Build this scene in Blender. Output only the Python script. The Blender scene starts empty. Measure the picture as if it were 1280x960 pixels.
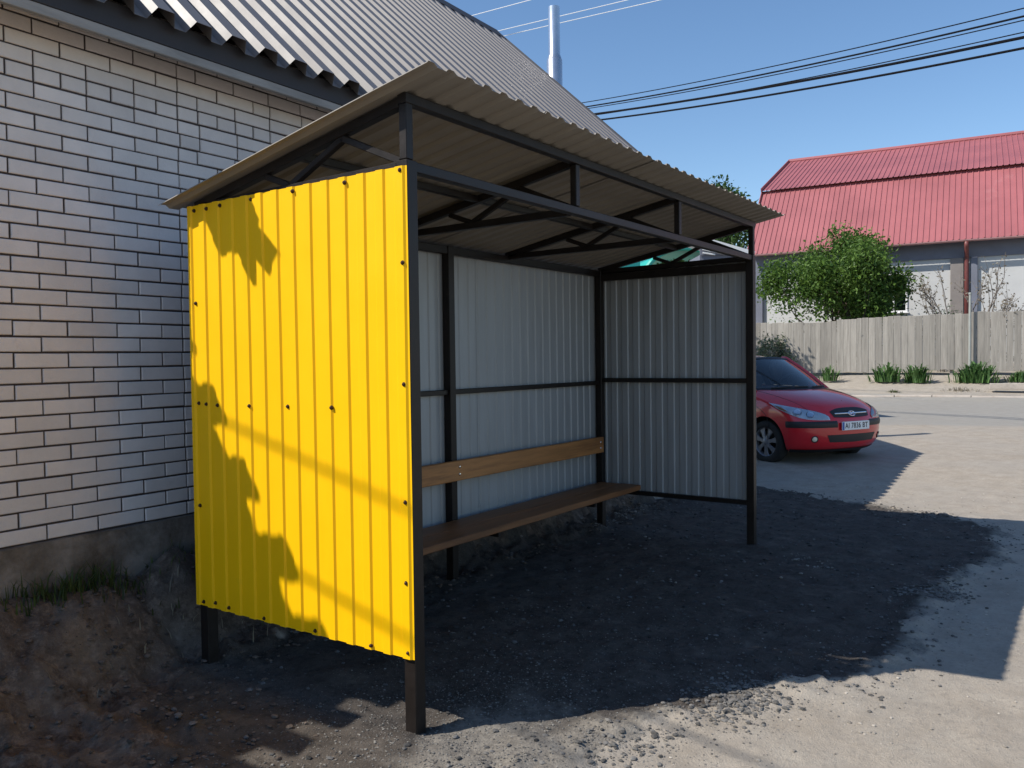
import bpy, bmesh, math, random
import numpy as np
from mathutils import Vector, Matrix, noise
rnd = random.Random(7)
SC = bpy.context.scene
COL = SC.collection
V = Vector
PI = math.pi

def sm(a, b, x):
    t = min(1.0, max(0.0, (x - a) / (b - a)))
    return t * t * (3 - 2 * t)

# ------------------------------------------------------------------ mesh builder
class MB:
    def __init__(s):
        s.v = []; s.f = []; s.t = []; s.cur = 0.5
    def quad(s, *ids):
        s.f.append(ids); s.t.append(s.cur)
    def add(s, verts, faces):
        n = len(s.v); s.v.extend([tuple(p) for p in verts])
        for f in faces:
            s.f.append(tuple(i + n for i in f)); s.t.append(s.cur)
    def box(s, x0, x1, y0, y1, z0, z1, c=0.0):
        """box with chamfered vertical and horizontal edges (c = chamfer)"""
        if c <= 0:
            vs = [(x, y, z) for z in (z0, z1) for y in (y0, y1) for x in (x0, x1)]
            s.add(vs, [(0, 2, 3, 1), (4, 5, 7, 6), (0, 1, 5, 4), (2, 6, 7, 3), (0, 4, 6, 2), (1, 3, 7, 5)])
            return
        vs = []
        for (z, d) in ((z0, c), (z0 + c, 0), (z1 - c, 0), (z1, c)):
            a, b, e, g = x0 + d, x1 - d, y0 + d, y1 - d
            k = c if d == 0 else c * .6
            vs += [(a + k, e, z), (b - k, e, z), (b, e + k, z), (b, g - k, z), (b - k, g, z), (a + k, g, z), (a, g - k, z), (a, e + k, z)]
        fs = [tuple(range(7, -1, -1)), tuple(range(24, 32))]
        for r in range(3):
            for i in range(8):
                j = (i + 1) % 8
                fs.append((r * 8 + i, r * 8 + j, r * 8 + 8 + j, r * 8 + 8 + i))
        s.add(vs, fs)
    def bar(s, p0, p1, w, h, up=(0, 0, 1), c=0.003):
        """square tube from p0 to p1; w across, h along up"""
        p0 = V(p0); p1 = V(p1); d = (p1 - p0).normalized(); up = V(up)
        a = d.cross(up).normalized(); b = a.cross(d).normalized()
        w /= 2; h /= 2
        o = [(-w + c, -h), (w - c, -h), (w, -h + c), (w, h - c), (w - c, h), (-w + c, h), (-w, h - c), (-w, -h + c)]
        vs = [tuple(p + a * x + b * y) for p in (p0, p1) for (x, y) in o]
        fs = [tuple(range(8)), tuple(range(15, 7, -1))]
        for i in range(8):
            j = (i + 1) % 8
            fs.append((i, 8 + i, 8 + j, j))
        s.add(vs, fs)
    def tube(s, pts, rad, n=8, caps=True):
        pts = [V(p) for p in pts]
        if not hasattr(rad, '__len__'): rad = [rad] * len(pts)
        vs = []; prev = None
        for i, p in enumerate(pts):
            d = (pts[min(i + 1, len(pts) - 1)] - pts[max(i - 1, 0)]).normalized()
            if prev is None:
                a = d.orthogonal().normalized()
            else:
                a = (prev - d * prev.dot(d))
                a = a.normalized() if a.length > 1e-6 else d.orthogonal().normalized()
            prev = a; b = d.cross(a)
            for k in range(n):
                t = 2 * PI * k / n
                vs.append(tuple(p + (a * math.cos(t) + b * math.sin(t)) * rad[i]))
        fs = []
        for i in range(len(pts) - 1):
            for k in range(n):
                j = (k + 1) % n
                fs.append((i * n + k, i * n + j, (i + 1) * n + j, (i + 1) * n + k))
        if caps:
            fs.append(tuple(range(n - 1, -1, -1)))
            fs.append(tuple(range((len(pts) - 1) * n, len(pts) * n)))
        s.add(vs, fs)
    def lathe(s, prof, o, axis, n=32, closed=False, caps=True):
        """prof: (radius, distance along axis)"""
        o = V(o); ax = V(axis).normalized(); a = ax.orthogonal().normalized(); b = ax.cross(a)
        vs = []
        for (r, h) in prof:
            for k in range(n):
                t = 2 * PI * k / n
                vs.append(tuple(o + ax * h + (a * math.cos(t) + b * math.sin(t)) * r))
        m = len(prof); fs = []
        for i in range(m if closed else m - 1):
            i2 = (i + 1) % m
            for k in range(n):
                j = (k + 1) % n
                fs.append((i * n + k, i * n + j, i2 * n + j, i2 * n + k))
        if not closed and caps:
            if prof[0][0] > 1e-4: fs.append(tuple(range(n - 1, -1, -1)))
            if prof[-1][0] > 1e-4: fs.append(tuple(range((m - 1) * n, m * n)))
        s.add(vs, fs)
    def grid(s, rows):
        """rows: list of equal-length point lists"""
        n = len(rows[0]); vs = [p for r in rows for p in r]; fs = []
        for i in range(len(rows) - 1):
            for j in range(n - 1):
                fs.append((i * n + j, i * n + j + 1, (i + 1) * n + j + 1, (i + 1) * n + j))
        s.add(vs, fs)
    def prism(s, poly, ext):
        """poly: list of 3-D points (planar), ext: extrusion vector"""
        n = len(poly); e = V(ext); vs = [tuple(p) for p in poly] + [tuple(V(p) + e) for p in poly]
        fs = [tuple(range(n - 1, -1, -1)), tuple(range(n, 2 * n))]
        for i in range(n):
            j = (i + 1) % n
            fs.append((i, j, n + j, n + i))
        s.add(vs, fs)
    def corr(s, o, U, Vv, N, u0, u1, v0, v1, pitch, prof, th=.0012, nv=1, sag=None, wob=0.0):
        """profiled sheet: profile runs along U, ribs along Vv, height along N"""
        o = V(o); U = V(U); Vv = V(Vv); N = V(N)
        us = [(u0, None)]
        k = math.floor(u0 / pitch) - 1
        pr = []
        while k * pitch < u1 + pitch:
            for (a, h) in prof: pr.append((k * pitch + a * pitch, h))
            k += 1
        def hh(u):
            for i in range(len(pr) - 1):
                if pr[i][0] <= u <= pr[i + 1][0]:
                    t = (u - pr[i][0]) / max(1e-9, pr[i + 1][0] - pr[i][0])
                    return pr[i][1] * (1 - t) + pr[i + 1][1] * t
            return 0
        ul = [u0] + [u for (u, h) in pr if u0 + 1e-4 < u < u1 - 1e-4] + [u1]
        top = []; bot = []
        for j in range(nv + 1):
            v = v0 + (v1 - v0) * j / nv
            rt = []; rb = []
            for i, u in enumerate(ul):
                e = wob * noise.noise(V((u * 1.7, v * 1.3, 3.1))) if wob else 0.0
                p = o + U * u + Vv * v + N * (hh(u) + e)
                rt.append(tuple(p + N * th)); rb.append(tuple(p))
            top.append(rt); bot.append(rb)
        n = len(ul); m = nv + 1
        vs = [p for r in top for p in r] + [p for r in bot for p in r]
        B = n * m; fs = []
        flip = U.cross(Vv).dot(N) < 0
        def q(a, b, c, d):
            fs.append((d, c, b, a) if flip else (a, b, c, d))
        for j in range(m - 1):
            for i in range(n - 1):
                a = j * n + i
                q(a, a + 1, a + n + 1, a + n)
                q(B + a, B + a + n, B + a + n + 1, B + a + 1)
        for i in range(n - 1):
            q(B + i, B + i + 1, i + 1, i)
            a = (m - 1) * n + i
            q(a, a + 1, B + a + 1, B + a)
        for j in range(m - 1):
            a = j * n
            q(a, a + n, B + a + n, B + a)
            a = j * n + n - 1
            q(a, B + a, B + a + n, a + n)
        s.add(vs, fs)
    def build(s, name, mat, parent=None, smooth=False, off=(0, 0, 0), autosmooth=None):
        me = bpy.data.meshes.new(name)
        ox, oy, oz = off
        me.from_pydata([(x - ox, y - oy, z - oz) for (x, y, z) in s.v], [], s.f)
        me.update()
        at = me.attributes.new('tint', 'FLOAT', 'FACE')
        at.data.foreach_set('value', s.t)
        if smooth:
            me.shade_smooth()
            if autosmooth is not None:
                try: me.set_sharp_from_angle(angle=math.radians(autosmooth))
                except Exception: pass
        if mat: me.materials.append(mat)
        ob = bpy.data.objects.new(name, me); COL.objects.link(ob)
        if parent: ob.parent = parent
        return ob

def thing(name, label, cat, loc=(0, 0, 0), rz=0, group=None):
    o = bpy.data.objects.new(name, None); COL.objects.link(o)
    o.empty_display_size = .2
    o.location = loc; o.rotation_euler = (0, 0, rz)
    o['label'] = label; o['category'] = cat
    if group: o['group'] = group
    return o
def tag(o, label, cat, group=None, kind=None):
    o['label'] = label; o['category'] = cat
    if group: o['group'] = group
    if kind: o['kind'] = kind
    return o
def kindof(o, k): o['kind'] = k; return o

# ------------------------------------------------------------------ materials
def newmat(name):
    m = bpy.data.materials.new(name); m.use_nodes = True
    nt = m.node_tree; b = nt.nodes['Principled BSDF']
    return m, nt, b
def nd(nt, t, **kw):
    n = nt.nodes.new(t)
    for k, v in kw.items():
        if k in n.inputs.keys(): n.inputs[k].default_value = v
        else: setattr(n, k, v)
    return n
def ramp(nt, stops):
    r = nt.nodes.new('ShaderNodeValToRGB'); e = r.color_ramp.elements
    while len(e) < len(stops): e.new(.5)
    for el, (p, c) in zip(e, stops):
        el.position = p; el.color = (c[0], c[1], c[2], 1)
    return r
def mat(name, col, rough=.6, metal=0.0, var=.15, scale=6.0, bump=0.0, bscale=60.0, tint=0.0, stretch=(1, 1, 1), coat=0.0, spec=.5, grime=None):
    """plain painted / stone / wood surface: noise variation, optional per-face tint, bump and grime"""
    m, nt, b = newmat(name); L = nt.links
    tc = nd(nt, 'ShaderNodeTexCoord'); mp = nd(nt, 'ShaderNodeMapping'); mp.inputs['Scale'].default_value = stretch
    L.new(tc.outputs['Object'], mp.inputs['Vector'])
    n1 = nd(nt, 'ShaderNodeTexNoise', Scale=scale, Detail=8.0, Roughness=.65); L.new(mp.outputs[0], n1.inputs['Vector'])
    lo = tuple(c * (1 - var) for c in col); hi = tuple(min(1, c * (1 + var)) for c in col)
    r = ramp(nt, [(.3, lo), (.7, hi)]); L.new(n1.outputs['Fac'], r.inputs['Fac'])
    out = r.outputs['Color']
    if tint:
        at = nd(nt, 'ShaderNodeAttribute', attribute_name='tint')
        mr = nd(nt, 'ShaderNodeMapRange'); mr.inputs['To Min'].default_value = 1 - tint; mr.inputs['To Max'].default_value = 1 + tint
        L.new(at.outputs['Fac'], mr.inputs['Value'])
        mx = nd(nt, 'ShaderNodeVectorMath', operation='SCALE'); L.new(out, mx.inputs[0]); L.new(mr.outputs[0], mx.inputs['Scale'])
        out = mx.outputs[0]
    if grime:
        n3 = nd(nt, 'ShaderNodeTexNoise', Scale=grime[1], Detail=10.0, Roughness=.7); L.new(mp.outputs[0], n3.inputs['Vector'])
        r3 = ramp(nt, [(grime[2], (0, 0, 0)), (grime[3], (1, 1, 1))]); L.new(n3.outputs['Fac'], r3.inputs['Fac'])
        mg = nd(nt, 'ShaderNodeMix', data_type='RGBA'); L.new(r3.outputs['Color'], mg.inputs[0])
        L.new(out, mg.inputs[6]); mg.inputs[7].default_value = (*grime[0], 1); out = mg.outputs[2]
    L.new(out, b.inputs['Base Color'])
    rr = nd(nt, 'ShaderNodeMapRange'); rr.inputs['To Min'].default_value = max(0, rough - .1); rr.inputs['To Max'].default_value = min(1, rough + .12)
    L.new(n1.outputs['Fac'], rr.inputs['Value']); L.new(rr.outputs[0], b.inputs['Roughness'])
    b.inputs['Metallic'].default_value = metal
    b.inputs['Specular IOR Level'].default_value = spec
    if coat:
        b.inputs['Coat Weight'].default_value = coat; b.inputs['Coat Roughness'].default_value = .04
    if bump:
        n2 = nd(nt, 'ShaderNodeTexNoise', Scale=bscale, Detail=8.0, Roughness=.6); L.new(mp.outputs[0], n2.inputs['Vector'])
        bp = nd(nt, 'ShaderNodeBump', Strength=bump, Distance=.01); L.new(n2.outputs['Fac'], bp.inputs['Height'])
        L.new(bp.outputs[0], b.inputs['Normal'])
    return m
def leafmat(name, dark, light, trans=.35):
    m, nt, b = newmat(name); L = nt.links
    at = nd(nt, 'ShaderNodeAttribute', attribute_name='tint')
    r = ramp(nt, [(0, dark), (.55, tuple((a + c) / 2 for a, c in zip(dark, light))), (1, light)])
    L.new(at.outputs['Fac'], r.inputs['Fac']); L.new(r.outputs[0], b.inputs['Base Color'])
    b.inputs['Roughness'].default_value = .5; b.inputs['Specular IOR Level'].default_value = .3
    tr = nd(nt, 'ShaderNodeBsdfTranslucent'); L.new(r.outputs[0], tr.inputs['Color'])
    mx = nd(nt, 'ShaderNodeMixShader'); mx.inputs[0].default_value = trans
    L.new(b.outputs[0], mx.inputs[1]); L.new(tr.outputs[0], mx.inputs[2])
    L.new(mx.outputs[0], nt.nodes['Material Output'].inputs['Surface'])
    return m
def glassmat(name, tintc=(.62, .68, .68), f=.08):
    m, nt, b = newmat(name); L = nt.links
    tr = nd(nt, 'ShaderNodeBsdfTransparent', Color=(*tintc, 1)); gl = nd(nt, 'ShaderNodeBsdfGlossy', Roughness=.02)
    lw = nd(nt, 'ShaderNodeFresnel', IOR=1.5); mx = nd(nt, 'ShaderNodeMixShader')
    ad = nd(nt, 'ShaderNodeMath', operation='ADD'); ad.inputs[1].default_value = f
    L.new(lw.outputs[0], ad.inputs[0]); L.new(ad.outputs[0], mx.inputs[0])
    L.new(tr.outputs[0], mx.inputs[1]); L.new(gl.outputs[0], mx.inputs[2])
    L.new(mx.outputs[0], nt.nodes['Material Output'].inputs['Surface'])
    return m

M = {}
M['frame'] = mat('frame_paint', (.015, .0115, .010), .42, spec=.3, var=.35, scale=14, bump=.06, bscale=120, grime=((.05, .04, .034), 9, .62, .8))
M['yellow'] = mat('yellow_coated_steel', (.95, .525, .003), .45, var=.03, scale=3, spec=.2, grime=((.66, .42, .02), 3.0, .68, .9))
M['galv'] = mat('galvanised_sheet', (.35, .365, .375), .5, metal=.25, var=.10, scale=4, stretch=(3, 3, .35))
M['roofsheet'] = mat('beige_backed_sheet', (.25, .225, .19), .62, var=.10, scale=2.5)
M['screw'] = mat('screw_head', (.05, .022, .014), .5, metal=.4, var=.4, scale=60)
M['wood'] = mat('stained_plank', (.42, .185, .058), .5, var=.35, scale=7, bump=.15, bscale=40, stretch=(.12, 1.6, 1.6), grime=((.20, .08, .028), 5, .55, .72))
M['seatwood'] = mat('stained_seat_plank', (.25, .105, .038), .5, var=.4, scale=7, bump=.15, bscale=40, stretch=(.12, 1.6, 1.6), grime=((.11, .046, .02), 5, .5, .7))
M['brick'] = mat('white_silicate_brick', (.70, .64, .61), .82, var=.08, scale=5, bump=.25, bscale=90, tint=.11, grime=((.36, .32, .30), 2.6, .62, .8))
M['mortar'] = mat('dark_mortar', (.062, .048, .046), .95, var=.3, scale=12, bump=.4, bscale=80)
M['concrete'] = mat('plinth_concrete', (.21, .178, .15), .9, var=.4, scale=5, bump=.9, bscale=18, grime=((.075, .055, .036), 3.2, .42, .66))
M['houseroof'] = mat('grey_brown_roof_steel', (.168, .152, .146), .5, metal=0.0, var=.10, scale=3, tint=.03)
M['fascia'] = mat('dark_fascia', (.028, .026, .030), .6, var=.2, scale=6)
M['trim'] = mat('weathered_light_board', (.30, .29, .28), .8, var=.25, scale=8, stretch=(.3, 2, 2), bump=.15)
M['soffit'] = mat('dark_soffit', (.05, .042, .04), .9, var=.2)
M['steel'] = mat('stainless_flue', (.62, .63, .65), .28, metal=.9, var=.06, scale=3)
M['cable'] = mat('black_cable', (.008, .008, .010), .8, spec=.1)
M['cablewhite'] = mat('pale_cable', (.75, .75, .74), .5, var=.05)
M['redroof'] = mat('faded_red_roof', (.325, .102, .108), .55, var=.13, scale=.5, tint=.04, grime=((.46, .22, .21), .35, .6, .85))
M['plaster'] = mat('pale_plaster', (.50, .50, .49), .9, var=.07, scale=.9, bump=.1, bscale=20, grime=((.42, .41, .39), .6, .6, .8))
M['pilaster'] = mat('brown_pilaster', (.22, .195, .18), .85, var=.12, scale=3)
M['greyblue'] = mat('grey_blue_eave_shade_and_walls', (.16, .17, .21), .8, var=.12, scale=2)  # tone of the painted eave shade, shared by grey pilasters and shed
M['downpipe'] = mat('red_brown_pipe', (.16, .045, .04), .5, var=.1)
M['gutter'] = mat('pinkish_gutter', (.46, .25, .24), .5, var=.1)
M['pvc'] = mat('white_window_frame', (.78, .78, .78), .4, var=.03)
M['curtain'] = mat('window_blinds', (.30, .36, .34), .8, var=.2, scale=4, stretch=(8, 8, .2))
M['oldwood'] = mat('weathered_fence_board', (.28, .257, .225), .9, var=.25, scale=3.5, tint=.22, stretch=(4, 4, .35), bump=.3, bscale=14, grime=((.20, .18, .16), 1.8, .55, .8))
M['polegrey'] = mat('grey_pole', (.30, .31, .285), .6, var=.1)
M['kerb'] = mat('kerb_concrete', (.40, .35, .30), .92, var=.22, scale=4, bump=.5, bscale=16, grime=((.24, .19, .15), 2, .52, .75))
M['bark'] = mat('bark', (.075, .055, .042), .9, var=.35, scale=9, bump=.5, bscale=30)
M['barkpale'] = mat('pale_bark', (.17, .145, .125), .9, var=.3, scale=9)
M['leaf'] = leafmat('bush_leaf', (.030, .075, .016), (.16, .27, .045))
M['leafdark'] = leafmat('tree_leaf', (.018, .045, .014), (.065, .13, .03))
M['leafgrey'] = leafmat('grey_green_leaf', (.06, .085, .05), (.17, .21, .13))
M['leaflime'] = leafmat('climber_leaf', (.05, .09, .02), (.20, .27, .06))
M['bud'] = leafmat('dry_bud', (.16, .13, .10), (.34, .30, .22))
M['iris'] = leafmat('iris_blade', (.045, .105, .028), (.17, .30, .10))
M['grass'] = leafmat('grass_blade', (.035, .05, .015), (.11, .15, .04))
M['teal'] = mat('teal_sheet', (.03, .42, .34), .4, var=.08, scale=2)
M['whitemetal'] = mat('white_roof_sheet', (.78, .78, .77), .5, var=.06)
M['red'] = mat('red_car_paint', (.62, .008, .018), .3, var=.03, scale=2, coat=.9)
M['blackplastic'] = mat('black_plastic', (.016, .017, .019), .55, var=.1)
M['rubber'] = mat('tyre_rubber', (.018, .018, .018), .85, var=.2, scale=20)
M['alloy'] = mat('wheel_cover', (.20, .20, .22), .4, metal=.5, var=.1)
M['chrome'] = mat('chrome', (.75, .75, .77), .15, metal=1.0, var=.03)
M['interior'] = mat('car_interior', (.07, .07, .075), .85, var=.2)
M['seatcloth'] = mat('car_seat_cloth', (.14, .14, .15), .9, var=.2)
M['glass'] = glassmat('car_glass', (.72, .78, .78), f=.06)
M['lampglass'] = glassmat('lamp_lens', (.9, .93, .95), .10)
M['windowglass'] = glassmat('window_glass', (.7, .75, .75), .15)
M['reflector'] = mat('lamp_reflector', (.86, .90, .92), .4, metal=.5, var=.15, scale=18)
M['foglamp'] = mat('fog_lamp_glass', (.85, .80, .62), .2, var=.05)
M['plate'] = mat('plate_white', (.80, .81, .80), .4, var=.03)
M['platetext'] = mat('plate_black', (.012, .014, .02), .5)
M['plateblue'] = mat('plate_blue', (.03, .10, .35), .5)
M['amber'] = mat('amber_lens', (.7, .25, .02), .3)
M['tail'] = mat('tail_lens', (.35, .01, .01), .2, coat=.5)
# ------------------------------------------------------------------ terrain
PATCH = [(6.95, 1.6), (6.8, .89), (6.35, -.34), (6.08, -.96), (5.7, -1.51), (4.5, -1.62), (3.56, -1.4), (2.98, -1.36), (2.3, -1.42), (1.65, -1.36),
         (1.3, -1.1), (.87, -.86), (.45, -.62), (.1, -.55), (-.3, -.32), (-.6, .1), (-.75, .6), (-.55, 1.1), (-.2, 1.4), (1.5, 1.62), (4.2, 1.55)]
def sdist(x, y, poly):
    """signed distance to polygon, positive inside"""
    d = 1e9; ins = False; n = len(poly)
    for i in range(n):
        ax, ay = poly[i]; bx, by = poly[(i + 1) % n]
        ex, ey = bx - ax, by - ay
        t = max(0, min(1, ((x - ax) * ex + (y - ay) * ey) / (ex * ex + ey * ey)))
        d = min(d, math.hypot(x - ax - ex * t, y - ay - ey * t))
        if (ay > y) != (by > y) and x < (bx - ax) * (y - ay) / (by - ay) + ax: ins = not ins
    return d if ins else -d
def fbm(x, y, z=0., o=4, g=.5):
    a = 1.; f = 1.; s = 0.
    for i in range(o):
        s += a * noise.noise(V((x * f, y * f, z + i * 7.3))); a *= g; f *= 2.1
    return s
def road_s(x, y): return x + .1 * y
def zbase(x, y):
    s = road_s(x, y)
    z = .10 * sm(6.5, 10, s) + .05 * sm(10, 15, s)
    z += .11 * sm(24.86, 24.93, s) + .52 * sm(25.1, 27.8, s) + .35 * sm(28.2, 33, s)
    if x < 9 and y > .6:
        st = 1.50 - .42 * sm(.1, -.9, x) + .10 * noise.noise(V((x * 1.7, 3.3, 0)))
        z += ((.42 + .06 * noise.noise(V((x * 1.9, 1.0, 4.)))) * sm(st, 1.90, y)) * sm(8.0, 5.2, x)
    return z
def zg(x, y):
    z = zbase(x, y)
    near = sm(-4.5, -3, x) * sm(9, 7, x) * sm(-4.5, -3, y) * sm(3, 2.2, y)
    if near > 0:
        p = sdist(x, y, PATCH)
        inp = sm(-.15, .12, p); edge = math.exp(-(p / .10) ** 2)
        h = .012 * fbm(x * 2.2, y * 2.2, 1., 3) + .004 * fbm(x * 14, y * 14, 5., 2)
        h += inp * (.012 * fbm(x * 6, y * 6, 9., 3) + .006 + .006 * max(0, fbm(x * 22, y * 22, 2., 2)))
        h += edge * .03 * max(0, .4 + fbm(x * 9, y * 9, 4., 3))
        bank = sm(1.15, 1.5, y) + sm(.1, -.7, x) * sm(.3, 1.0, y)
        bank = min(1, bank)
        h += bank * (.062 * fbm(x * 4.5, y * 4.5, 11., 5, .62) + .024 * abs(fbm(x * 13, y * 13, 6., 3)))
        z += h * near
    else:
        z += .02 * fbm(x * .5, y * .5, 1., 2) * (1 if road_s(x, y) < 24.8 else 2.0)
    return z
def axis(lo, f0, f1, hi, step, grow=1.16, cap=14.):
    a = list(np.arange(f0, f1 + 1e-6, step)); d = step; x = a[-1]
    while x < hi: d = min(cap, d * grow); x += d; a.append(x)
    d = step; x = a[0]; b = []
    while x > lo: d = min(cap, d * grow); x -= d; b.append(x)
    return b[::-1] + a
def make_ground():
    xs = axis(-260, -1.6, 6.4, 900, .026, 1.09, 25.); ys = axis(-600, -2.1, 2.05, 600, .026, 1.09, 25.)
    # keep a sharp kerb step: extra columns are not needed, the kerb stones cover it
    nx, ny = len(xs), len(ys)
    vs = []; msk = np.zeros((nx * ny, 4), np.float32); k = 0
    for y in ys:
        for x in xs:
            z = zg(x, y); vs.append((x, y, z))
            if -5 < x < 10 and -4.5 < y < 2.6:
                p = sdist(x, y, PATCH); w = .16 * fbm(x * 2.6, y * 2.6, 21., 4, .6)
                msk[k, 0] = sm(-.16, .14, p + w)
                # fresh, dusty and trodden rim of the patch
                msk[k, 3] = min(1, math.exp(-((p + .06) / .16) ** 2) + .9 * math.exp(-((x - .05) / .75) ** 2 - ((y + .25) / .36) ** 2)) * sm(.5, .1, y) * sm(-.6, -.2, x)
                so = max(sm(1.10, 1.5, y + w), sm(.25, -.45, x + .35 * (y - .8) + w * 1.6) * sm(-.3, .35, y + .8 * w))
                if x > 4.6: so *= sm(6.2, 4.6, x)
                msk[k, 1] = so
            s = road_s(x, y)
            msk[k, 2] = sm(13.5, 16.5, s + .8 * noise.noise(V((x * .2, y * .2, 4)))) * sm(24.95, 24.8, s)
            if s > 24.86: msk[k, 1] = .22
            k += 1
    fs = [(j * nx + i, j * nx + i + 1, (j + 1) * nx + i + 1, (j + 1) * nx + i) for j in range(ny - 1) for i in range(nx - 1)]
    me = bpy.data.meshes.new('ground'); me.from_pydata(vs, [], fs); me.update(); me.shade_smooth()
    at = me.attributes.new('mask', 'FLOAT_COLOR', 'POINT'); at.data.foreach_set('color', msk.ravel())
    me.materials.append(ground_mat())
    o = bpy.data.objects.new('ground', me); COL.objects.link(o); o['kind'] = 'structure'
    return o
def ground_mat():
    m, nt, b = newmat('yard_ground'); L = nt.links
    ge = nd(nt, 'ShaderNodeNewGeometry'); P = ge.outputs['Position']
    at = nd(nt, 'ShaderNodeAttribute', attribute_name='mask'); sp = nd(nt, 'ShaderNodeSeparateColor'); L.new(at.outputs['Color'], sp.inputs[0])
    def noi(s, d=8., r=.65):
        n = nd(nt, 'ShaderNodeTexNoise', Scale=s, Detail=d, Roughness=r); L.new(P, n.inputs['Vector']); return n.outputs['Fac']
    def rmp(f, st):
        r = ramp(nt, st); L.new(f, r.inputs['Fac']); return r.outputs[0]
    def mix(f, a, c, mode='MIX'):
        x = nd(nt, 'ShaderNodeMix', data_type='RGBA', blend_type=mode)
        for k, q in ((0, f), (6, a), (7, c)):
            if isinstance(q, (int, float)): x.inputs[k].default_value = q
            elif isinstance(q, tuple): x.inputs[k].default_value = (*q, 1)
            else: L.new(q, x.inputs[k])
        return x.outputs[2]
    def sharpen(f, amt, n, lo=.38, hi=.62):
        """mask broken up by noise"""
        a = nd(nt, 'ShaderNodeMath', operation='MULTIPLY_ADD'); L.new(n, a.inputs[0]); a.inputs[1].default_value = amt
        s = nd(nt, 'ShaderNodeMath', operation='SUBTRACT'); L.new(f, s.inputs[0]); s.inputs[1].default_value = amt * .5
        L.new(s.outputs[0], a.inputs[2])
        mr = nd(nt, 'ShaderNodeMapRange', interpolation_type='SMOOTHSTEP'); mr.inputs['From Min'].default_value = lo; mr.inputs['From Max'].default_value = hi
        L.new(a.outputs[0], mr.inputs['Value']); return mr.outputs[0]
    n_s, n_m, n_f, n_g = noi(.9), noi(5.), noi(34., 12., .72), noi(120., 4.)
    # packed light dirt with grit
    dirt = rmp(n_m, [(.25, (.28, .236, .185)), (.5, (.37, .317, .255)), (.78, (.44, .388, .318))])
    dirt = mix(rmp(n_f, [(.5, (0, 0, 0)), (.72, (1, 1, 1))]), dirt, (.235, .21, .175))
    dirt = mix(rmp(n_g, [(.60, (0, 0, 0)), (.70, (.6, .6, .6))]), dirt, (.52, .48, .42))
    dirt = mix(rmp(n_s, [(.35, (.0, .0, .0)), (.75, (.55, .55, .55))]), dirt, (.315, .293, .262))
    # asphalt millings, black with dusty streaks and pale grit
    mil = rmp(n_m, [(.3, (.056, .047, .040)), (.55, (.086, .074, .064)), (.8, (.16, .138, .116))])
    mil = mix(rmp(noi(2.3), [(.57, (0, 0, 0)), (.80, (.40, .40, .40))]), mil, (.14, .125, .105))
    mil = mix(rmp(n_g, [(.62, (0, 0, 0)), (.70, (1, 1, 1))]), mil, (.22, .205, .19))
    vo = nd(nt, 'ShaderNodeTexVoronoi', Scale=85.); L.new(P, vo.inputs['Vector'])
    mil = mix(rmp(vo.outputs['Distance'], [(.0, (.8, .8, .8)), (.16, (0, 0, 0))]), mil, (.11, .105, .10))
    rimc = rmp(n_f, [(.35, (.15, .135, .118)), (.65, (.29, .262, .222))])
    mil = mix(rmp(noi(22., 12., .78), [(.34, (.8, .8, .8)), (.50, (0, 0, 0))]), mil, (.022, .020, .019))
    mil = mix(sharpen(at.outputs['Alpha'], 1.1, n_m, .45, .95), mil, rimc)
    # brown dug soil
    soil = rmp(noi(16., 12., .78), [(.30, (.060, .044, .035)), (.5, (.105, .078, .061)), (.70, (.26, .205, .165))])
    soil = mix(rmp(n_f, [(.55, (0, 0, 0)), (.75, (.8, .8, .8))]), soil, (.21, .165, .125))
    soil = mix(rmp(n_s, [(.45, (0, 0, 0)), (.7, (.7, .7, .7))]), soil, (.19, .165, .14))
    soil = mix(rmp(noi(7., 12., .75), [(.34, (.9, .9, .9)), (.50, (0, 0, 0))]), soil, (.035, .022, .016))
    # worn asphalt road
    road = rmp(n_m, [(.3, (.265, .25, .224)), (.7, (.325, .308, .277))])
    road = mix(rmp(noi(.35), [(.4, (0, 0, 0)), (.7, (.6, .6, .6))]), road, (.29, .264, .224))
    col = mix(sharpen(sp.outputs[2], .5, n_m), dirt, road)
    col = mix(sharpen(sp.outputs[1], .9, n_m), col, soil)
    col = mix(sharpen(sp.outputs[0], .8, n_m), col, mil)
    L.new(col, b.inputs['Base Color']); b.inputs['Roughness'].default_value = .95; b.inputs['Specular IOR Level'].default_value = .2
    ad = nd(nt, 'ShaderNodeMath', operation='ADD'); L.new(n_f, ad.inputs[0]); L.new(n_g, ad.inputs[1])
    bp = nd(nt, 'ShaderNodeBump', Strength=.6, Distance=.012); L.new(ad.outputs[0], bp.inputs['Height']); L.new(bp.outputs[0], b.inputs['Normal'])
    return m
make_ground()

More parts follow.
